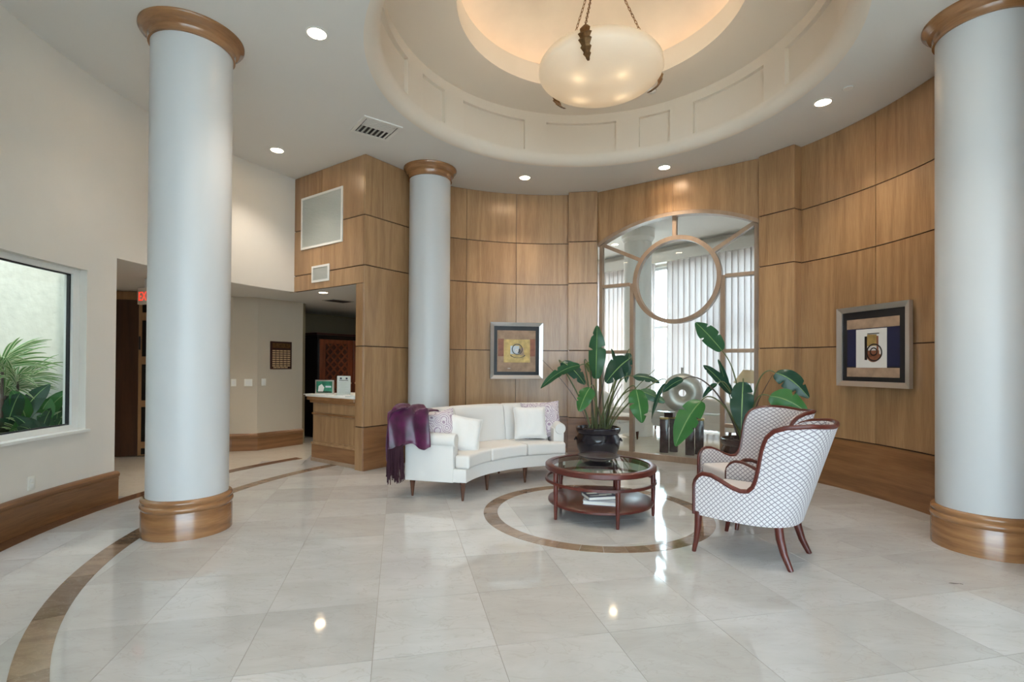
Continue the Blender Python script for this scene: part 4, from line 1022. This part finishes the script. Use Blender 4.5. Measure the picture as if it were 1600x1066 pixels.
def make_chair(label):
    t = thing('wing_armchair', (0, 0, 0), label, 'chair', 'trellis armchairs')
    NU, NV, TK = 120, 14, .055
    mb = MB()
    mb.grid(lambda u, v: shell(u * 2, ZB + (htop(u * 2) - ZB) * v, 0), NU, NV, lambda u, v: (u * 2 * SL, ZB + (htop(u * 2) - ZB) * v))
    ob = mb.build('outer_shell', M['lattice'], t, smooth=True, local=True, recalc=False, base=(0, 0, 0))
    zi = .40
    mb = MB()
    mb.grid(lambda u, v: shell(u * 2, zi + (max(htop(u * 2), zi) - zi) * v, TK), NU, NV, lambda u, v: (u * 2 * SL * .9 + .01, zi + (htop(u * 2) - zi) * v))
    mb.grid(lambda u, v: shell(u * 2, htop(u * 2), TK * v), NU, 2, lambda u, v: (u * 2 * SL, htop(u * 2) + TK * v))
    for s in (0.0, 2.0): mb.grid(lambda u, v, s=s: shell(s, ZB + (htop(s) - ZB) * v, TK * u), 2, 8, lambda u, v: (TK * u, v * .3))
    mb.build('inner_shell', M['lattice'], t, smooth=True, local=True, recalc=False, base=(0, 0, 0), merge=.0005)
    sp_ = [tuple(shell(.02 + 1.96 * k / 40, .30, TK + .004).xy) for k in range(41)]
    MB().prism(sp_[:1] + sp_ , ZB, .36).build('seat_deck', M['seatfab'], t, local=True)
    se = [(x * .985, min(y, .30)) for x, y in [tuple(shell(.06 + 1.88 * k / 30, .40, TK + .012).xy) for k in range(31)]]
    se = [(.262, .325)] + [p for p in se if p[1] < .29] + [(-.262, .325)]
    MB().prism(se, .362, .462).build('seat_cushion', M['seatfab'], t, bevel=.028, seg=4, local=True)
    MB().box((0, .322, .325), (.60, .022, .082)).build('front_rail', M['seatfab'], t, bevel=.006, local=True)
    # show-wood trim along the top edge and down the arm fronts
    pts = []
    for k in range(9): pts.append(shell(0, ZB + (.535 - ZB) * k / 9, .012) + Vector((0, .008, 0)))
    for k in range(161): s = 2 * k / 160; pts.append(shell(s, htop(s), .012) + Vector((0, 0, .004)))
    for k in range(8, -1, -1): pts.append(shell(2, ZB + (.535 - ZB) * k / 9, .012) + Vector((0, .008, 0)))
    MB().tube(pts, .0175, 8).build('wood_trim', M['mahog'], t, smooth=True, local=True)
    for sx in (-1, 1):
        f = MB(); 
        f.tube([(sx * .318, .300, .31), (sx * .318, .302, .20), (sx * .320, .312, .10), (sx * .324, .330, 0)], [.026, .025, .020, .015], 10); f.build('leg', M['mahog'], t, smooth=True, local=True)
        r = MB(); r.tube([(sx * .215, -.225, .31), (sx * .218, -.240, .20), (sx * .226, -.268, .10), (sx * .238, -.315, 0)], [.030, .029, .024, .018], 10); r.build('leg', M['mahog'], t, smooth=True, local=True)
    return t
ch = make_chair('white trellis armchair nearest the camera, seen from the side')
f1 = rad(136.5); ch.location = (1.850, 3.850, 0); ch.rotation_euler = (0, 0, f1 - PI / 2)
c2 = copy_tree(ch); c2['label'] = 'white trellis armchair behind the nearest one, facing the coffee table'
f2 = rad(188); c2.location = (2.215, 4.71, 0); c2.rotation_euler = (0, 0, f2 - PI / 2)

# ------------------------------------------------------------------ potted plants
def potted(name, c, hgt, R, mat, label, ear):
    t = thing(name, c, label, 'plant')
    k = hgt / .52
    pr_ = [(.001, 0), (.60, 0), (.66, .03), (.80, .16), (.93, .30), (.985, .42), (.96, .50), (.90, .54), (.885, .56), (.93, .575), (.97, .60), (1.0, .64), (1.0, .67), (.94, .68), (.91, .66), (.88, .60), (.001, .58)]
    po = MB().lathe(c, [(r * R, z / .68 * hgt) for r, z in pr_], 48).build('pot', mat, t, smooth=True)
    if ear:
        for a in (-10, 170, 80, 260):
            q_ = Vector((cos(rad(a)), sin(rad(a)), 0)); s_ = Vector((-q_.y, q_.x, 0))
            MB().tube([Vector(c) + q_ * (R * .98 + .022 * sin(PI * k2 / 8)) + s_ * (.055 * cos(PI * k2 / 8)) + Vector((0, 0, hgt * .70 - .03 * sin(PI * k2 / 8))) for k2 in range(9)], .014, 8).build('lug', mat, po, smooth=True)
    MB().lathe((c[0], c[1], c[2] + hgt * .90), [(R * .90, 0), (R * .85, .015), (R * .4, .03), (.001, .035)], 32).build('soil', M['soil'], t, smooth=True)
    ro = MB()
    for k2 in range(40):
        a, rr = random.uniform(0, 2 * PI), R * .82 * math.sqrt(random.random()); ro.box((c[0] + rr * cos(a), c[1] + rr * sin(a), c[2] + hgt * .93 + .012), (.035, .03, .022), random.uniform(0, 3))
    o = ro.build('mulch', M['soil'], t); o['kind'] = 'stuff'
    return t
def bez(a, b_, c, d, n=14):
    return [a * (1 - k / n) ** 3 + b_ * 3 * (1 - k / n) ** 2 * (k / n) + c * 3 * (1 - k / n) * (k / n) ** 2 + d * (k / n) ** 3 for k in range(n + 1)]
VIEW = Vector((0, 0, CAMH))
def leafblade(par, base, tip, width, mat, twist=0, droop=.0, fold=.25, name='leaf', curl=0.0, n=44):
    base, tip = Vector(base), Vector(tip); d = tip - base; Ln = d.length; D = d.normalized()
    vd = (VIEW - (base + tip) / 2).normalized(); side = D.cross(vd).normalized(); nr = side.cross(D).normalized()
    side, nr = side * cos(twist) + nr * sin(twist), nr * cos(twist) - side * sin(twist)
    mb = MB(); wob = random.uniform(0, 6); tears = [(random.uniform(.25, .85), random.choice((-1, 1)), random.uniform(.25, .7)) for _ in range(3)] if width > .12 and n > 10 else []
    def prof_(x): return (max(0, sin(PI * min(1, x * .97 + .02) ** .80)) ** .62)
    def fn(u, v):
        x = v; s_ = u * 2 - 1; w_ = width / 2 * prof_(x) * (1 + .05 * sin(x * 9 + wob))
        for tx_, ts_, td_ in tears:
            if ts_ * s_ > 0: w_ *= 1 - td_ * max(0, 1 - abs(x - tx_) / .030)
        p = base + d * x + Vector((0, 0, droop * Ln * 4 * x * (1 - x)))
        rip = .05 * width * sin(x * 17 + wob + (2 if s_ > 0 else 0)) * abs(s_) ** 2
        return p + side * (w_ * s_) + nr * (-abs(s_) * w_ * fold + rip * .6 + curl * Ln * x * x)
    mb.grid(fn, 8, n, lambda u, v: (u * 2 - 1, v))
    return mb.build(name, mat, par, smooth=True, recalc=False)
def frond(par, root, base, tip, width, mat, twist=0, droop=.05, lift=.5, fold=.25, smat=None, r=.011, mid=None):
    root, base = Vector(root), Vector(base)
    c1 = root.lerp(base, .33); c1.z = root.z + (base.z - root.z) * .33 + lift * .25; c1.x = root.x + (base.x - root.x) * .15; c1.y = root.y + (base.y - root.y) * .15
    d = (Vector(tip) - base).normalized() if tip is not None else Vector((0, 0, 0)); c2_ = base - d * (base - root).length * .28
    if mid is not None: c2_ = Vector(mid)
    pts = bez(root, c1, c2_, base, 18)
    if tip is not None:
        o_ = MB().tube(pts, [r * 1.25 - r * .7 * k / 18 for k in range(19)], 7).build('stem', smat or M['stem'], par, smooth=True)
        leafblade(par, base, tip, width, mat, twist, droop, fold)
    else: MB().tube(pts, [r * 1.1 - r * .75 * k / 18 for k in range(19)], 6).build('stem', smat or M['stem'], par, smooth=True)
p1 = Vector((1.235, 7.22, 0)); Y1 = 7.22
pt = potted('potted_bird_of_paradise', p1, .53, .315, M['pot'], 'bird of paradise plant in black pot left of the arched window', True)
def R1(dx, dy): return p1 + Vector((dx, dy, .47))
frond(pt, R1(.00, .05), pix(931, 592, 7.15), pix(933, 509, 7.05), .25, M['leaf'], .3, .02)
frond(pt, R1(-.08, .0), pix(906, 571, 7.05), pix(845, 607, 6.85), .15, M['leaf'], .5, .10, .7)
frond(pt, R1(-.10, .06), pix(878, 566, 7.35), pix(914, 601, 7.1), .20, M['leaf_d'], .2, .10, .6)
frond(pt, R1(-.04, -.10), pix(922, 606, 6.75), pix(905, 643, 6.65), .22, M['leaf_b'], -.3, .10, .5)
frond(pt, R1(.05, .02), pix(983, 561, 7.25), pix(947, 598, 6.95), .30, M['leaf_d'], .3, .05, .5)
frond(pt, R1(.10, .06), pix(984, 552, 7.35), pix(978, 598, 7.2), .17, M['leaf_d'], .6, .05, .5)
frond(pt, R1(.10, -.05), pix(994, 609, 6.75), pix(1003, 661, 6.60), .26, M['leaf_b'], .2, .08, .5)
frond(pt, R1(.12, -.02), pix(999, 611, 6.8), pix(1039, 629, 6.7), .16, M['leaf'], .4, .05, .6)
frond(pt, R1(.12, .05), pix(990, 588, 7.0), pix(1031, 598, 6.9), .14, M['leaf_d'], .7, .08, .5)
frond(pt, R1(.14, .0), pix(1036, 567, 6.9), None, .1, M['leaf'], 0, 0, .5, r=.008)
frond(pt, R1(-.03, .10), pix(918, 566, 7.35), pix(934, 592, 7.25), .15, M['leaf_y'], .3, .05, .5)
frond(pt, R1(.02, .0), pix(962, 575, 7.15), pix(955, 545, 7.3), .08, M['leaf_d'], .9, .05, .5)
frond(pt, R1(-.13, -.02), pix(846, 562, 6.9), None, .08, M['leaf'], 0, 0, .75, r=.005, smat=M['stem_p'])
frond(pt, R1(.13, -.10), pix(1040, 600, 6.7), pix(1018, 655, 6.6), .09, M['leaf_d'], .9, .12, .6)
for k in range(6):
    e = R1(random.uniform(-.12, .14), random.uniform(-.08, .08)); frond(pt, e, pix(912 + 12 * k, 575 + random.uniform(-10, 35), 7.1 + random.uniform(-.2, .2)), None, 0, M['leaf'], 0, 0, .3, r=.010, smat=M['stem_p'] if k % 2 else M['stem'])
p2 = Vector((2.86, 6.22, 0))
pt2 = potted('potted_bird_of_paradise', p2, .52, .27, M['pot2'], 'bird of paradise plant in brown pot behind the armchairs', False)
def R2(dx, dy): return p2 + Vector((dx, dy, .47))
frond(pt2, R2(.00, .05), pix(1128, 548, 6.35), pix(1087, 504, 6.3), .23, M['leaf'], .25, .03, .4, fold=.15)
frond(pt2, R2(-.02, .0), pix(1161, 597, 6.15), pix(1158, 672, 6.0), .27, M['leaf_d'], .1, .06, .5, fold=.2)
frond(pt2, R2(-.03, .05), pix(1143, 616, 6.35), pix(1099, 571, 6.35), .14, M['leaf_d'], .5, .05, .3)
frond(pt2, R2(-.03, .07), pix(1138, 612, 6.45), pix(1122, 562, 6.45), .09, M['leaf_d'], .7, .03, .3)
frond(pt2, R2(-.05, -.05), pix(1096, 627, 5.85), pix(1055, 697, 5.65), .26, M['leaf_b'], .15, .10, .75, fold=.2)
frond(pt2, R2(.05, .05), pix(1212, 583, 6.10), pix(1264, 622, 5.95), .24, M['leaf_d'], .3, .12, .7)
frond(pt2, R2(.05, -.03), pix(1203, 619, 5.75), pix(1262, 646, 5.55), .26, M['leaf_b'], .2, .10, .6)
frond(pt2, R2(-.05, .02), pix(1067, 593, 6.2), pix(1036, 613, 6.2), .12, M['leaf_d'], .6, .08, .8, smat=M['stem_p'])
frond(pt2, R2(-.02, .02), pix(1120, 600, 6.25), pix(1098, 622, 6.25), .08, M['leaf_d'], .7, .08, .6)
frond(pt2, R2(.06, .06), pix(1208, 585, 6.2), None, 0, M['leaf'], 0, 0, .6, r=.008, smat=M['stem_p'])

# ------------------------------------------------------------------ lounge behind the arched window
LA, LB = Vector((1.45, 14.35, 0)), Vector((6.6, 8.1, 0)); LU = (LB - LA).normalized(); LN = Vector((LU.y, -LU.x, 0))
if LN.y > 0: LN = -LN
LL = (LB - LA).length
w3 = group_root('window_3', (LA + LB) / 2)
def lbox(name, mat, u0, u1, z0, z1, t0, t1, par=w3): return MB().vbox(LA, LU, LN, u0, u1, z0, z1, t0, t1).build(name, mat, par)
for k in range(8):
    u = LL * k / 7; lbox('mullion', M['alum'], u - .03, u + .03, 0, 3.75, -.12, -.04)
for z in (.04, 2.32, 3.70): lbox('transom', M['alum'], 0, LL, z - .03, z + .03, -.115, -.045)
for k in range(7): lbox('pane', M['glass'], LL * k / 7 + .03, LL * (k + 1) / 7 - .03, .06, 3.68, -.085, -.079)
lp = struct(MB().vbox(LA, LU, LN, -.3, LL + .3, 3.73, H, -.30, .02).build('wall_lounge_head', M['wall']))
struct(MB().vbox(LA, LU, LN, -.3, LL + .3, 3.79, 4.02, .02, .24).build('trim_2', M['ceil']))
ug = lambda px, Y: 0
def u_at(px):
    d = pix(px, 571, 1.0) - Vector((0, 0, CAMH)); n2 = Vector((-LU.y, LU.x, 0)); t_ = LA.dot(n2) / Vector((d.x, d.y, 0)).dot(n2)
    return (Vector((d.x, d.y, 0)) * t_ - LA).dot(LU)
uA, uB = u_at(1029), u_at(1048)
def curtain(u0, u1, label, ph=0, wl_=.135):
    c = LA + LU * (u0 + u1) / 2 + LN * .12
    t = thing('sheer_curtain', (c.x, c.y, .03), label, 'curtain', 'sheer curtains of the lounge')
    n_ = int((u1 - u0) / wl_ * 10)
    def fn(a, v):
        u = u0 + (u1 - u0) * a; ph_ = u / wl_ * 2 * PI + ph + .8 * sin(u * 2.3)
        p = LA + LU * (u + .022 * sin(2 * ph_)) + LN * (.12 + .068 * sin(ph_) * (1 + .15 * v)); return Vector((p.x, p.y, .03 + (3.80 - .03) * v))
    MB().grid(fn, n_, 1).build('fabric', M['curtain'], t, smooth=True, recalc=False)
    MB().vbox(LA, LU, LN, u0, u1, 3.80, 3.825, .10, .14).build('curtain_track', M['white'], t)
curtain(-.1, uA, 'sheer pleated curtain left of the bright opening in the lounge')
curtain(uB, uB + 3.4, 'sheer pleated curtain right of the bright opening in the lounge', 1)
curtain(uB + 3.42, LL, 'sheer pleated curtain at the far right of the lounge', 2)
lc = [P0 + WN * -.1 + WU * -1.2, P0 + WN * -.1 + WU * 3.2, Vector((8.2, 7.6, 0)), Vector((8.2, 9.2, 0)), LB - LN * .3, LA - LN * .3, Vector((-.6, 14.4, 0))]
struct(MB().prism([(p.x, p.y) for p in lc], H + .004, H + .10).build('ceiling.005', M['ceil']))
wallseg('wall_lounge_left', (.75, 8.30), (.75, 14.9), 0, H, M['wall'], .12, 1)
a_ = Q0 + WU * .35 + WN * -.1
wallseg('wall_lounge_right', (a_.x, a_.y), (LB.x + .25, LB.y - .2), 0, H, M['wall'], .12, -1)
lcx = pix(996, 571, 10.3)
t = thing('lounge_column', (lcx.x, lcx.y, 0), 'white round column in the lounge beyond the glass', 'column')
MB().lathe((lcx.x, lcx.y, 0), [(.275, .25), (.275, H - .25)], 48).build('shaft', M['white'], t, smooth=True)
MB().lathe((lcx.x, lcx.y, 0), [(.31, 0), (.31, .22), (.28, .26)], 48).build('column_base', M['white'], t, smooth=True)
MB().lathe((lcx.x, lcx.y, H - .26), [(.29, 0), (.30, .05), (.33, .08), (.33, .26)], 48).build('capital', M['white'], t, smooth=True)
for k, (px, Y) in enumerate(((960, 11.5), (1110, 11.0))):
    q_ = pix(px, 571, Y); downlight((q_.x, q_.y), H, ['lounge downlight above the lounge column', 'lounge downlight farthest back near the curtains'][k], .07, 330, 'lounge downlights')
# glass console with stone legs and the round vase
gcx = pix(1066, 645, 8.15); gtop = .665
gc = thing('console_table', (gcx.x, gcx.y, 0), 'glass console table on dark stone posts beyond the window', 'table')
ga = math.atan2(WU.y, WU.x); gu = Vector((cos(ga), sin(ga), 0)); gn = Vector((-sin(ga), cos(ga), 0)); G0 = Vector((gcx.x, gcx.y, 0))
MB().box(G0 + Vector((0, 0, gtop - .008)), (1.15, .42, .016), ga).build('glass_top', M['glass_t'], gc, bevel=.003)
for dx in (-.225, .185):
    for dy in (-.07, .10):
        c = G0 + gu * (dx + .06 * dy / .1) + gn * dy
        MB().box(c + Vector((0, 0, .27)), (.13, .13, .54), ga + .2).build('post', M['slate'], gc, bevel=.004)
        MB().box(c + Vector((0, 0, .555)), (.14, .14, .03), ga + .2).build('post_cap', M['gold'], gc, bevel=.003)
MB().box(G0 + Vector((0, 0, .610)) + gu * -.20, (.14, .14, .08), ga).build('spacer', M['slate'], gc); MB().box(G0 + Vector((0, 0, .610)) + gu * .19, (.14, .14, .08), ga).build('spacer', M['slate'], gc)
vs_ = thing('round_vase', (gcx.x, gcx.y, gtop), 'round silver disc vase with hole on the console table', 'vase')
mb = MB(); RM, rm = .186, .132; vc_ = G0 + Vector((0, 0, gtop + .305)); va = rad(-20); vu = Vector((cos(va), sin(va), 0)); vn = Vector((-sin(va), cos(va), 0))
def tor(u, v):
    a, b_ = u * 2 * PI, v * 2 * PI
    r = RM + rm * cos(b_); return vc_ + vu * (r * cos(a)) + Vector((0, 0, r * sin(a))) + vn * (rm * .80 * sin(b_))
mb.grid(tor, 48, 20); mb.build('body', M['vase'], vs_, smooth=True, merge=.0005)
MB().lathe(vc_ + Vector((0, 0, .295)), [(.022, 0), (.022, .10), (.027, .115), (.019, .115), (.017, .03)], 16).build('neck', M['vase'], vs_, smooth=True)
MB().lathe(vc_ + Vector((0, 0, -.305)), [(.001, 0), (.12, 0), (.10, .03), (.06, .05)], 24).build('foot', M['vase'], vs_, smooth=True)
# lounge seating
def lsofa(c, rz, wd, label, name='lounge_sofa', back=.80):
    t = thing(name, c, label, 'sofa', 'cream seating in the lounge', rz=rz)
    hw_ = wd / 2
    MB().box((0, 0, .27), (wd, .80, .20)).build('base_frame', M['fabric'], t, bevel=.02, local=True)
    n_ = max(1, round(wd / .75))
    for k in range(n_):
        w_ = (wd - .24) / n_; MB().box((-hw_ + .12 + w_ * (k + .5), .04, .43), (w_ - .01, .72, .13)).build('seat_cushion', M['fabric'], t, bevel=.035, seg=3, local=True)
    def bk(u, v):
        x = (u * 2 - 1) * hw_; tt = v * 2 * PI
        ex = abs(cos(tt)) ** .5 * (1 if cos(tt) > 0 else -1); ez = abs(sin(tt)) ** .5 * (1 if sin(tt) > 0 else -1)
        top = back - .10 * (abs(u * 2 - 1) ** 3); z = .18 + (top - .18) * (ez + 1) / 2; return Vector((x, -.33 - (z - .3) * .12 + ex * .07, z))
    mb = MB(); mb.grid(bk, 16, 24); mb.f.append(tuple(range(24))[::-1]); mb.f.append(tuple(16 * 25 + j for j in range(24))); mb.build('backrest', M['fabric'], t, smooth=True, local=True, merge=.0005)
    for sx in (-1, 1): MB().box((sx * (hw_ - .06), .0, .40), (.12, .76, .40)).build('arm', M['fabric'], t, bevel=.04, seg=3, local=True)
    for sx in (-1, 1):
        for sy in (-1, 1): MB().lathe((sx * (hw_ - .10), sy * .30, 0), [(.016, 0), (.032, .17)], 10).build('leg', M['leg_dark'], t, local=True)
    return t
c = pix(1078, 571, 10.35); lsofa((c.x, c.y, 0), rad(-42), 2.0, 'long cream sofa in the lounge behind the glass console')
c = pix(958, 571, 9.6); lsofa((c.x, c.y, 0), rad(-135), .95, 'grey cream armchair in the lounge left of the console', 'lounge_armchair', .92)
c = pix(1172, 571, 9.3); 
st = thing('side_table', (c.x, c.y, 0), 'dark round side table carrying the lounge lamp', 'table')
MB().lathe((c.x, c.y, 0), [(.26, .56), (.28, .57), (.28, .60), (.001, .60)], 32).build('top', M['leg_dark'], st, smooth=True)
MB().lathe((c.x, c.y, 0), [(.18, 0), (.18, .02), (.03, .05), (.03, .56)], 20).build('pedestal', M['leg_dark'], st, smooth=True)
lp_ = thing('table_lamp', (c.x - .04, c.y, .60), 'table lamp with cream cone shade on the lounge side table', 'lamp')
lq = (c.x - .04, c.y, .60)
MB().lathe(lq, [(.075, 0), (.075, .02), (.05, .04), (.085, .14), (.095, .24), (.07, .34), (.03, .40), (.05, .42), (.04, .46), (.015, .48), (.015, .66), (.001, .66)], 24).build('base', M['vase'], lp_, smooth=True)
MB().lathe(lq, [(.25, .50), (.085, .74), (.081, .74), (.246, .50)], 32, close=True).build('lamp_shade', M['shade'], lp_, smooth=True)
lb = MB().lathe((lq[0], lq[1], lq[2] + .56), [(.001, -.03), (.025, -.02), (.03, .0), (.02, .03), (.001, .04)], 12).build('bulb', M['bulb'], lp_, smooth=True)

# ------------------------------------------------------------------ entrance side behind the camera
eL, eR = pol(CR, 4.98, A_END), pol(CR, 4.98, 313)
wallseg('wall_entrance_left', (eL.x, eL.y + .1), (eL.x, -2.6), 0, H, M['wall'], .12, -1)
wallseg('wall_entrance_right', (eR.x, eR.y + .1), (eR.x, -2.6), 0, H, M['wall'], .12, 1)
struct(MB().arc(CR, 4.88, 5.10, -48, -27, 0, H, 18).build('wall_right', M['wall']))
qa, qb = pol(WC, RW, -31), pol(CR, 5.05, -27.5)
wallseg('wall_right_return', (qa.x, qa.y), (qb.x, qb.y), 0, H, M['wall'], .12, 1)
w4 = group_root('window_4', ((eL.x + eR.x) / 2, -2.5, 0)); ew = eR.x - eL.x; NB = 5
for k in range(NB + 1): MB().box((eL.x + ew * k / NB, -2.5, H / 2), (.08, .12, H)).build('mullion', M['alum'], w4)
for z in (.05, 2.5, H - .05): MB().box(((eL.x + eR.x) / 2, -2.5, z), (ew, .10, .09)).build('transom', M['alum'], w4)
for k in range(NB):
    MB().box((eL.x + ew * (k + .5) / NB, -2.5, 1.27), (ew / NB - .08, .008, 2.36)).build('pane', M['glass'], w4)
    MB().box((eL.x + ew * (k + .5) / NB, -2.5, 3.31), (ew / NB - .08, .008, 1.52)).build('pane', M['glass'], w4)
portal('portal_entrance', (0, -.14, H / 2), ew, H, (PI / 2, 0, PI), w4)
lcn = (LA + LB) / 2 - LN * .25; o = portal('portal_lounge', lcn + Vector((0, 0, 1.9)) - wl(w3), LL, 3.8, (PI / 2, 0, math.atan2(LU.y, LU.x)), w3)
wc1 = pol(CR, 5.06, 191); o = portal('portal_garden', wc1 + Vector((0, 0, 1.52)) - wl(w1), 1.9, 1.6, (PI / 2, 0, rad(191 - 90)), w1)

# ------------------------------------------------------------------ outside
struct(MB().box((.8, -4.6, 4.32), (14, 4.2, .22)).build('ceiling_sky_block', M['ceil']))   # unseen canopy, added to hold upper sky light off the entrance glass
gr = MB().box((0, 5, -.33), (160, 160, .2)).build('ground', M['ground']); struct(gr)
struct(MB().box((-5.4, 3.95, .30), (2.2, 2.2, .80)).build('garden_bed', M['soil'], bevel=.01))
struct(MB().box((-6.35, 3.6, 2.8), (.12, 3.3, 6.4)).build('wall_garden', M['stucco']))  # raised high to cut the sky light reaching the garden
struct(MB().box((-5.1, 2.0, 2.8), (2.5, .12, 6.4)).build('wall_garden_shade', M['stucco']))  # unseen wall, added to close off sky and shade the garden
def strap_plant(c, label, n_, Ln, wd, mat, spread=1.0, name='variegated_dracaena', stem=.0, zf=.5):
    t = thing(name, c, label, 'plant', 'garden plants outside the window'); c = Vector(c)
    if stem: MB().tube([c, c + Vector((.01, 0, stem * .5)), c + Vector((0, .01, stem))], [.014, .012, .010], 8).build('stem', M['stem_p'], t, smooth=True)
    top = c + Vector((0, 0, stem))
    for k in range(n_):
        a = 2 * PI * k / n_ * 2.4 + random.uniform(-.3, .3); el = random.uniform(-.25, .9); l_ = Ln * random.uniform(.7, 1.1)
        tip = top + Vector((cos(a) * cos(el) * spread, sin(a) * cos(el) * spread, sin(el) * zf)) * l_
        tip.x = max(-6.4, min(tip.x, -4.34 - max(0, (4.6 - tip.y) * .12))); tip.y = min(tip.y, 4.98)
        leafblade(t, top + Vector((0, 0, random.uniform(-.05, .05))), tip, wd * random.uniform(.8, 1.2), mat, random.uniform(-.7, .7), .12, .2, n=8)
    return t
def gp(px, py, Y): return pix(px, py, Y)
for k, (px, py, Y, lab) in enumerate([(2, 570, 4.50, 'pale variegated dracaena outside the window, leftmost head'), (26, 596, 4.62, 'pale variegated dracaena outside the window, rightmost head'), (6, 612, 4.66, 'pale variegated dracaena outside the window, lowest head')]):
    a = gp(px, py, Y); strap_plant((a.x, a.y, .70), lab, 60, .44, .022, M['leaf_v'], stem=max(.2, a.z - .70), zf=.75)
for k, (px, py, Y, n_, Ln, wd, mt, lab) in enumerate([(50, 655, 4.70, 12, .50, .17, 'leaf_b', 'broad leaved bright green plant outside the window, tallest of the low ones'), (86, 668, 4.80, 9, .34, .13, 'leaf', 'broad leaved green plant outside the window, near the right jamb'), (8, 655, 4.55, 14, .52, .15, 'leaf_d', 'dark broad leaved plant outside the window, far left'), (60, 676, 4.60, 14, .30, .12, 'leaf_d', 'dark low leafy plant right under the window glass')]):
    a = gp(px, py, Y); strap_plant((a.x, a.y, .70), lab, n_, Ln, wd, M[mt], name='broadleaf_plant', zf=1.25, spread=.8)
a = gp(45, 640, 4.64); strap_plant((a.x, a.y, .70), 'grassy striped plant between the broad leaves outside the window', 34, .46, .022, M['leaf_v'], name='striped_grass', zf=1.1)
# a dry leaf on the floor
dq = Vector((2.86, 3.27, .004)); dlf = thing('dry_leaf', dq, 'small curled dry leaf lying on the floor left of right column', 'leaf')
MB().tube([dq + Vector((-.035 + .014 * k, .006 * sin(k), .004 + .004 * abs(k - 2.5) / 2.5)) for k in range(6)], [.001, .004, .006, .005, .003, .001], 6, .5).build('blade', M['stem_p'], dlf, smooth=True)
MB().tube([dq + Vector((.034, -.004, .006)), dq + Vector((.05, -.008, .004))], .0015, 5).build('stalk', M['stem_p'], dlf)
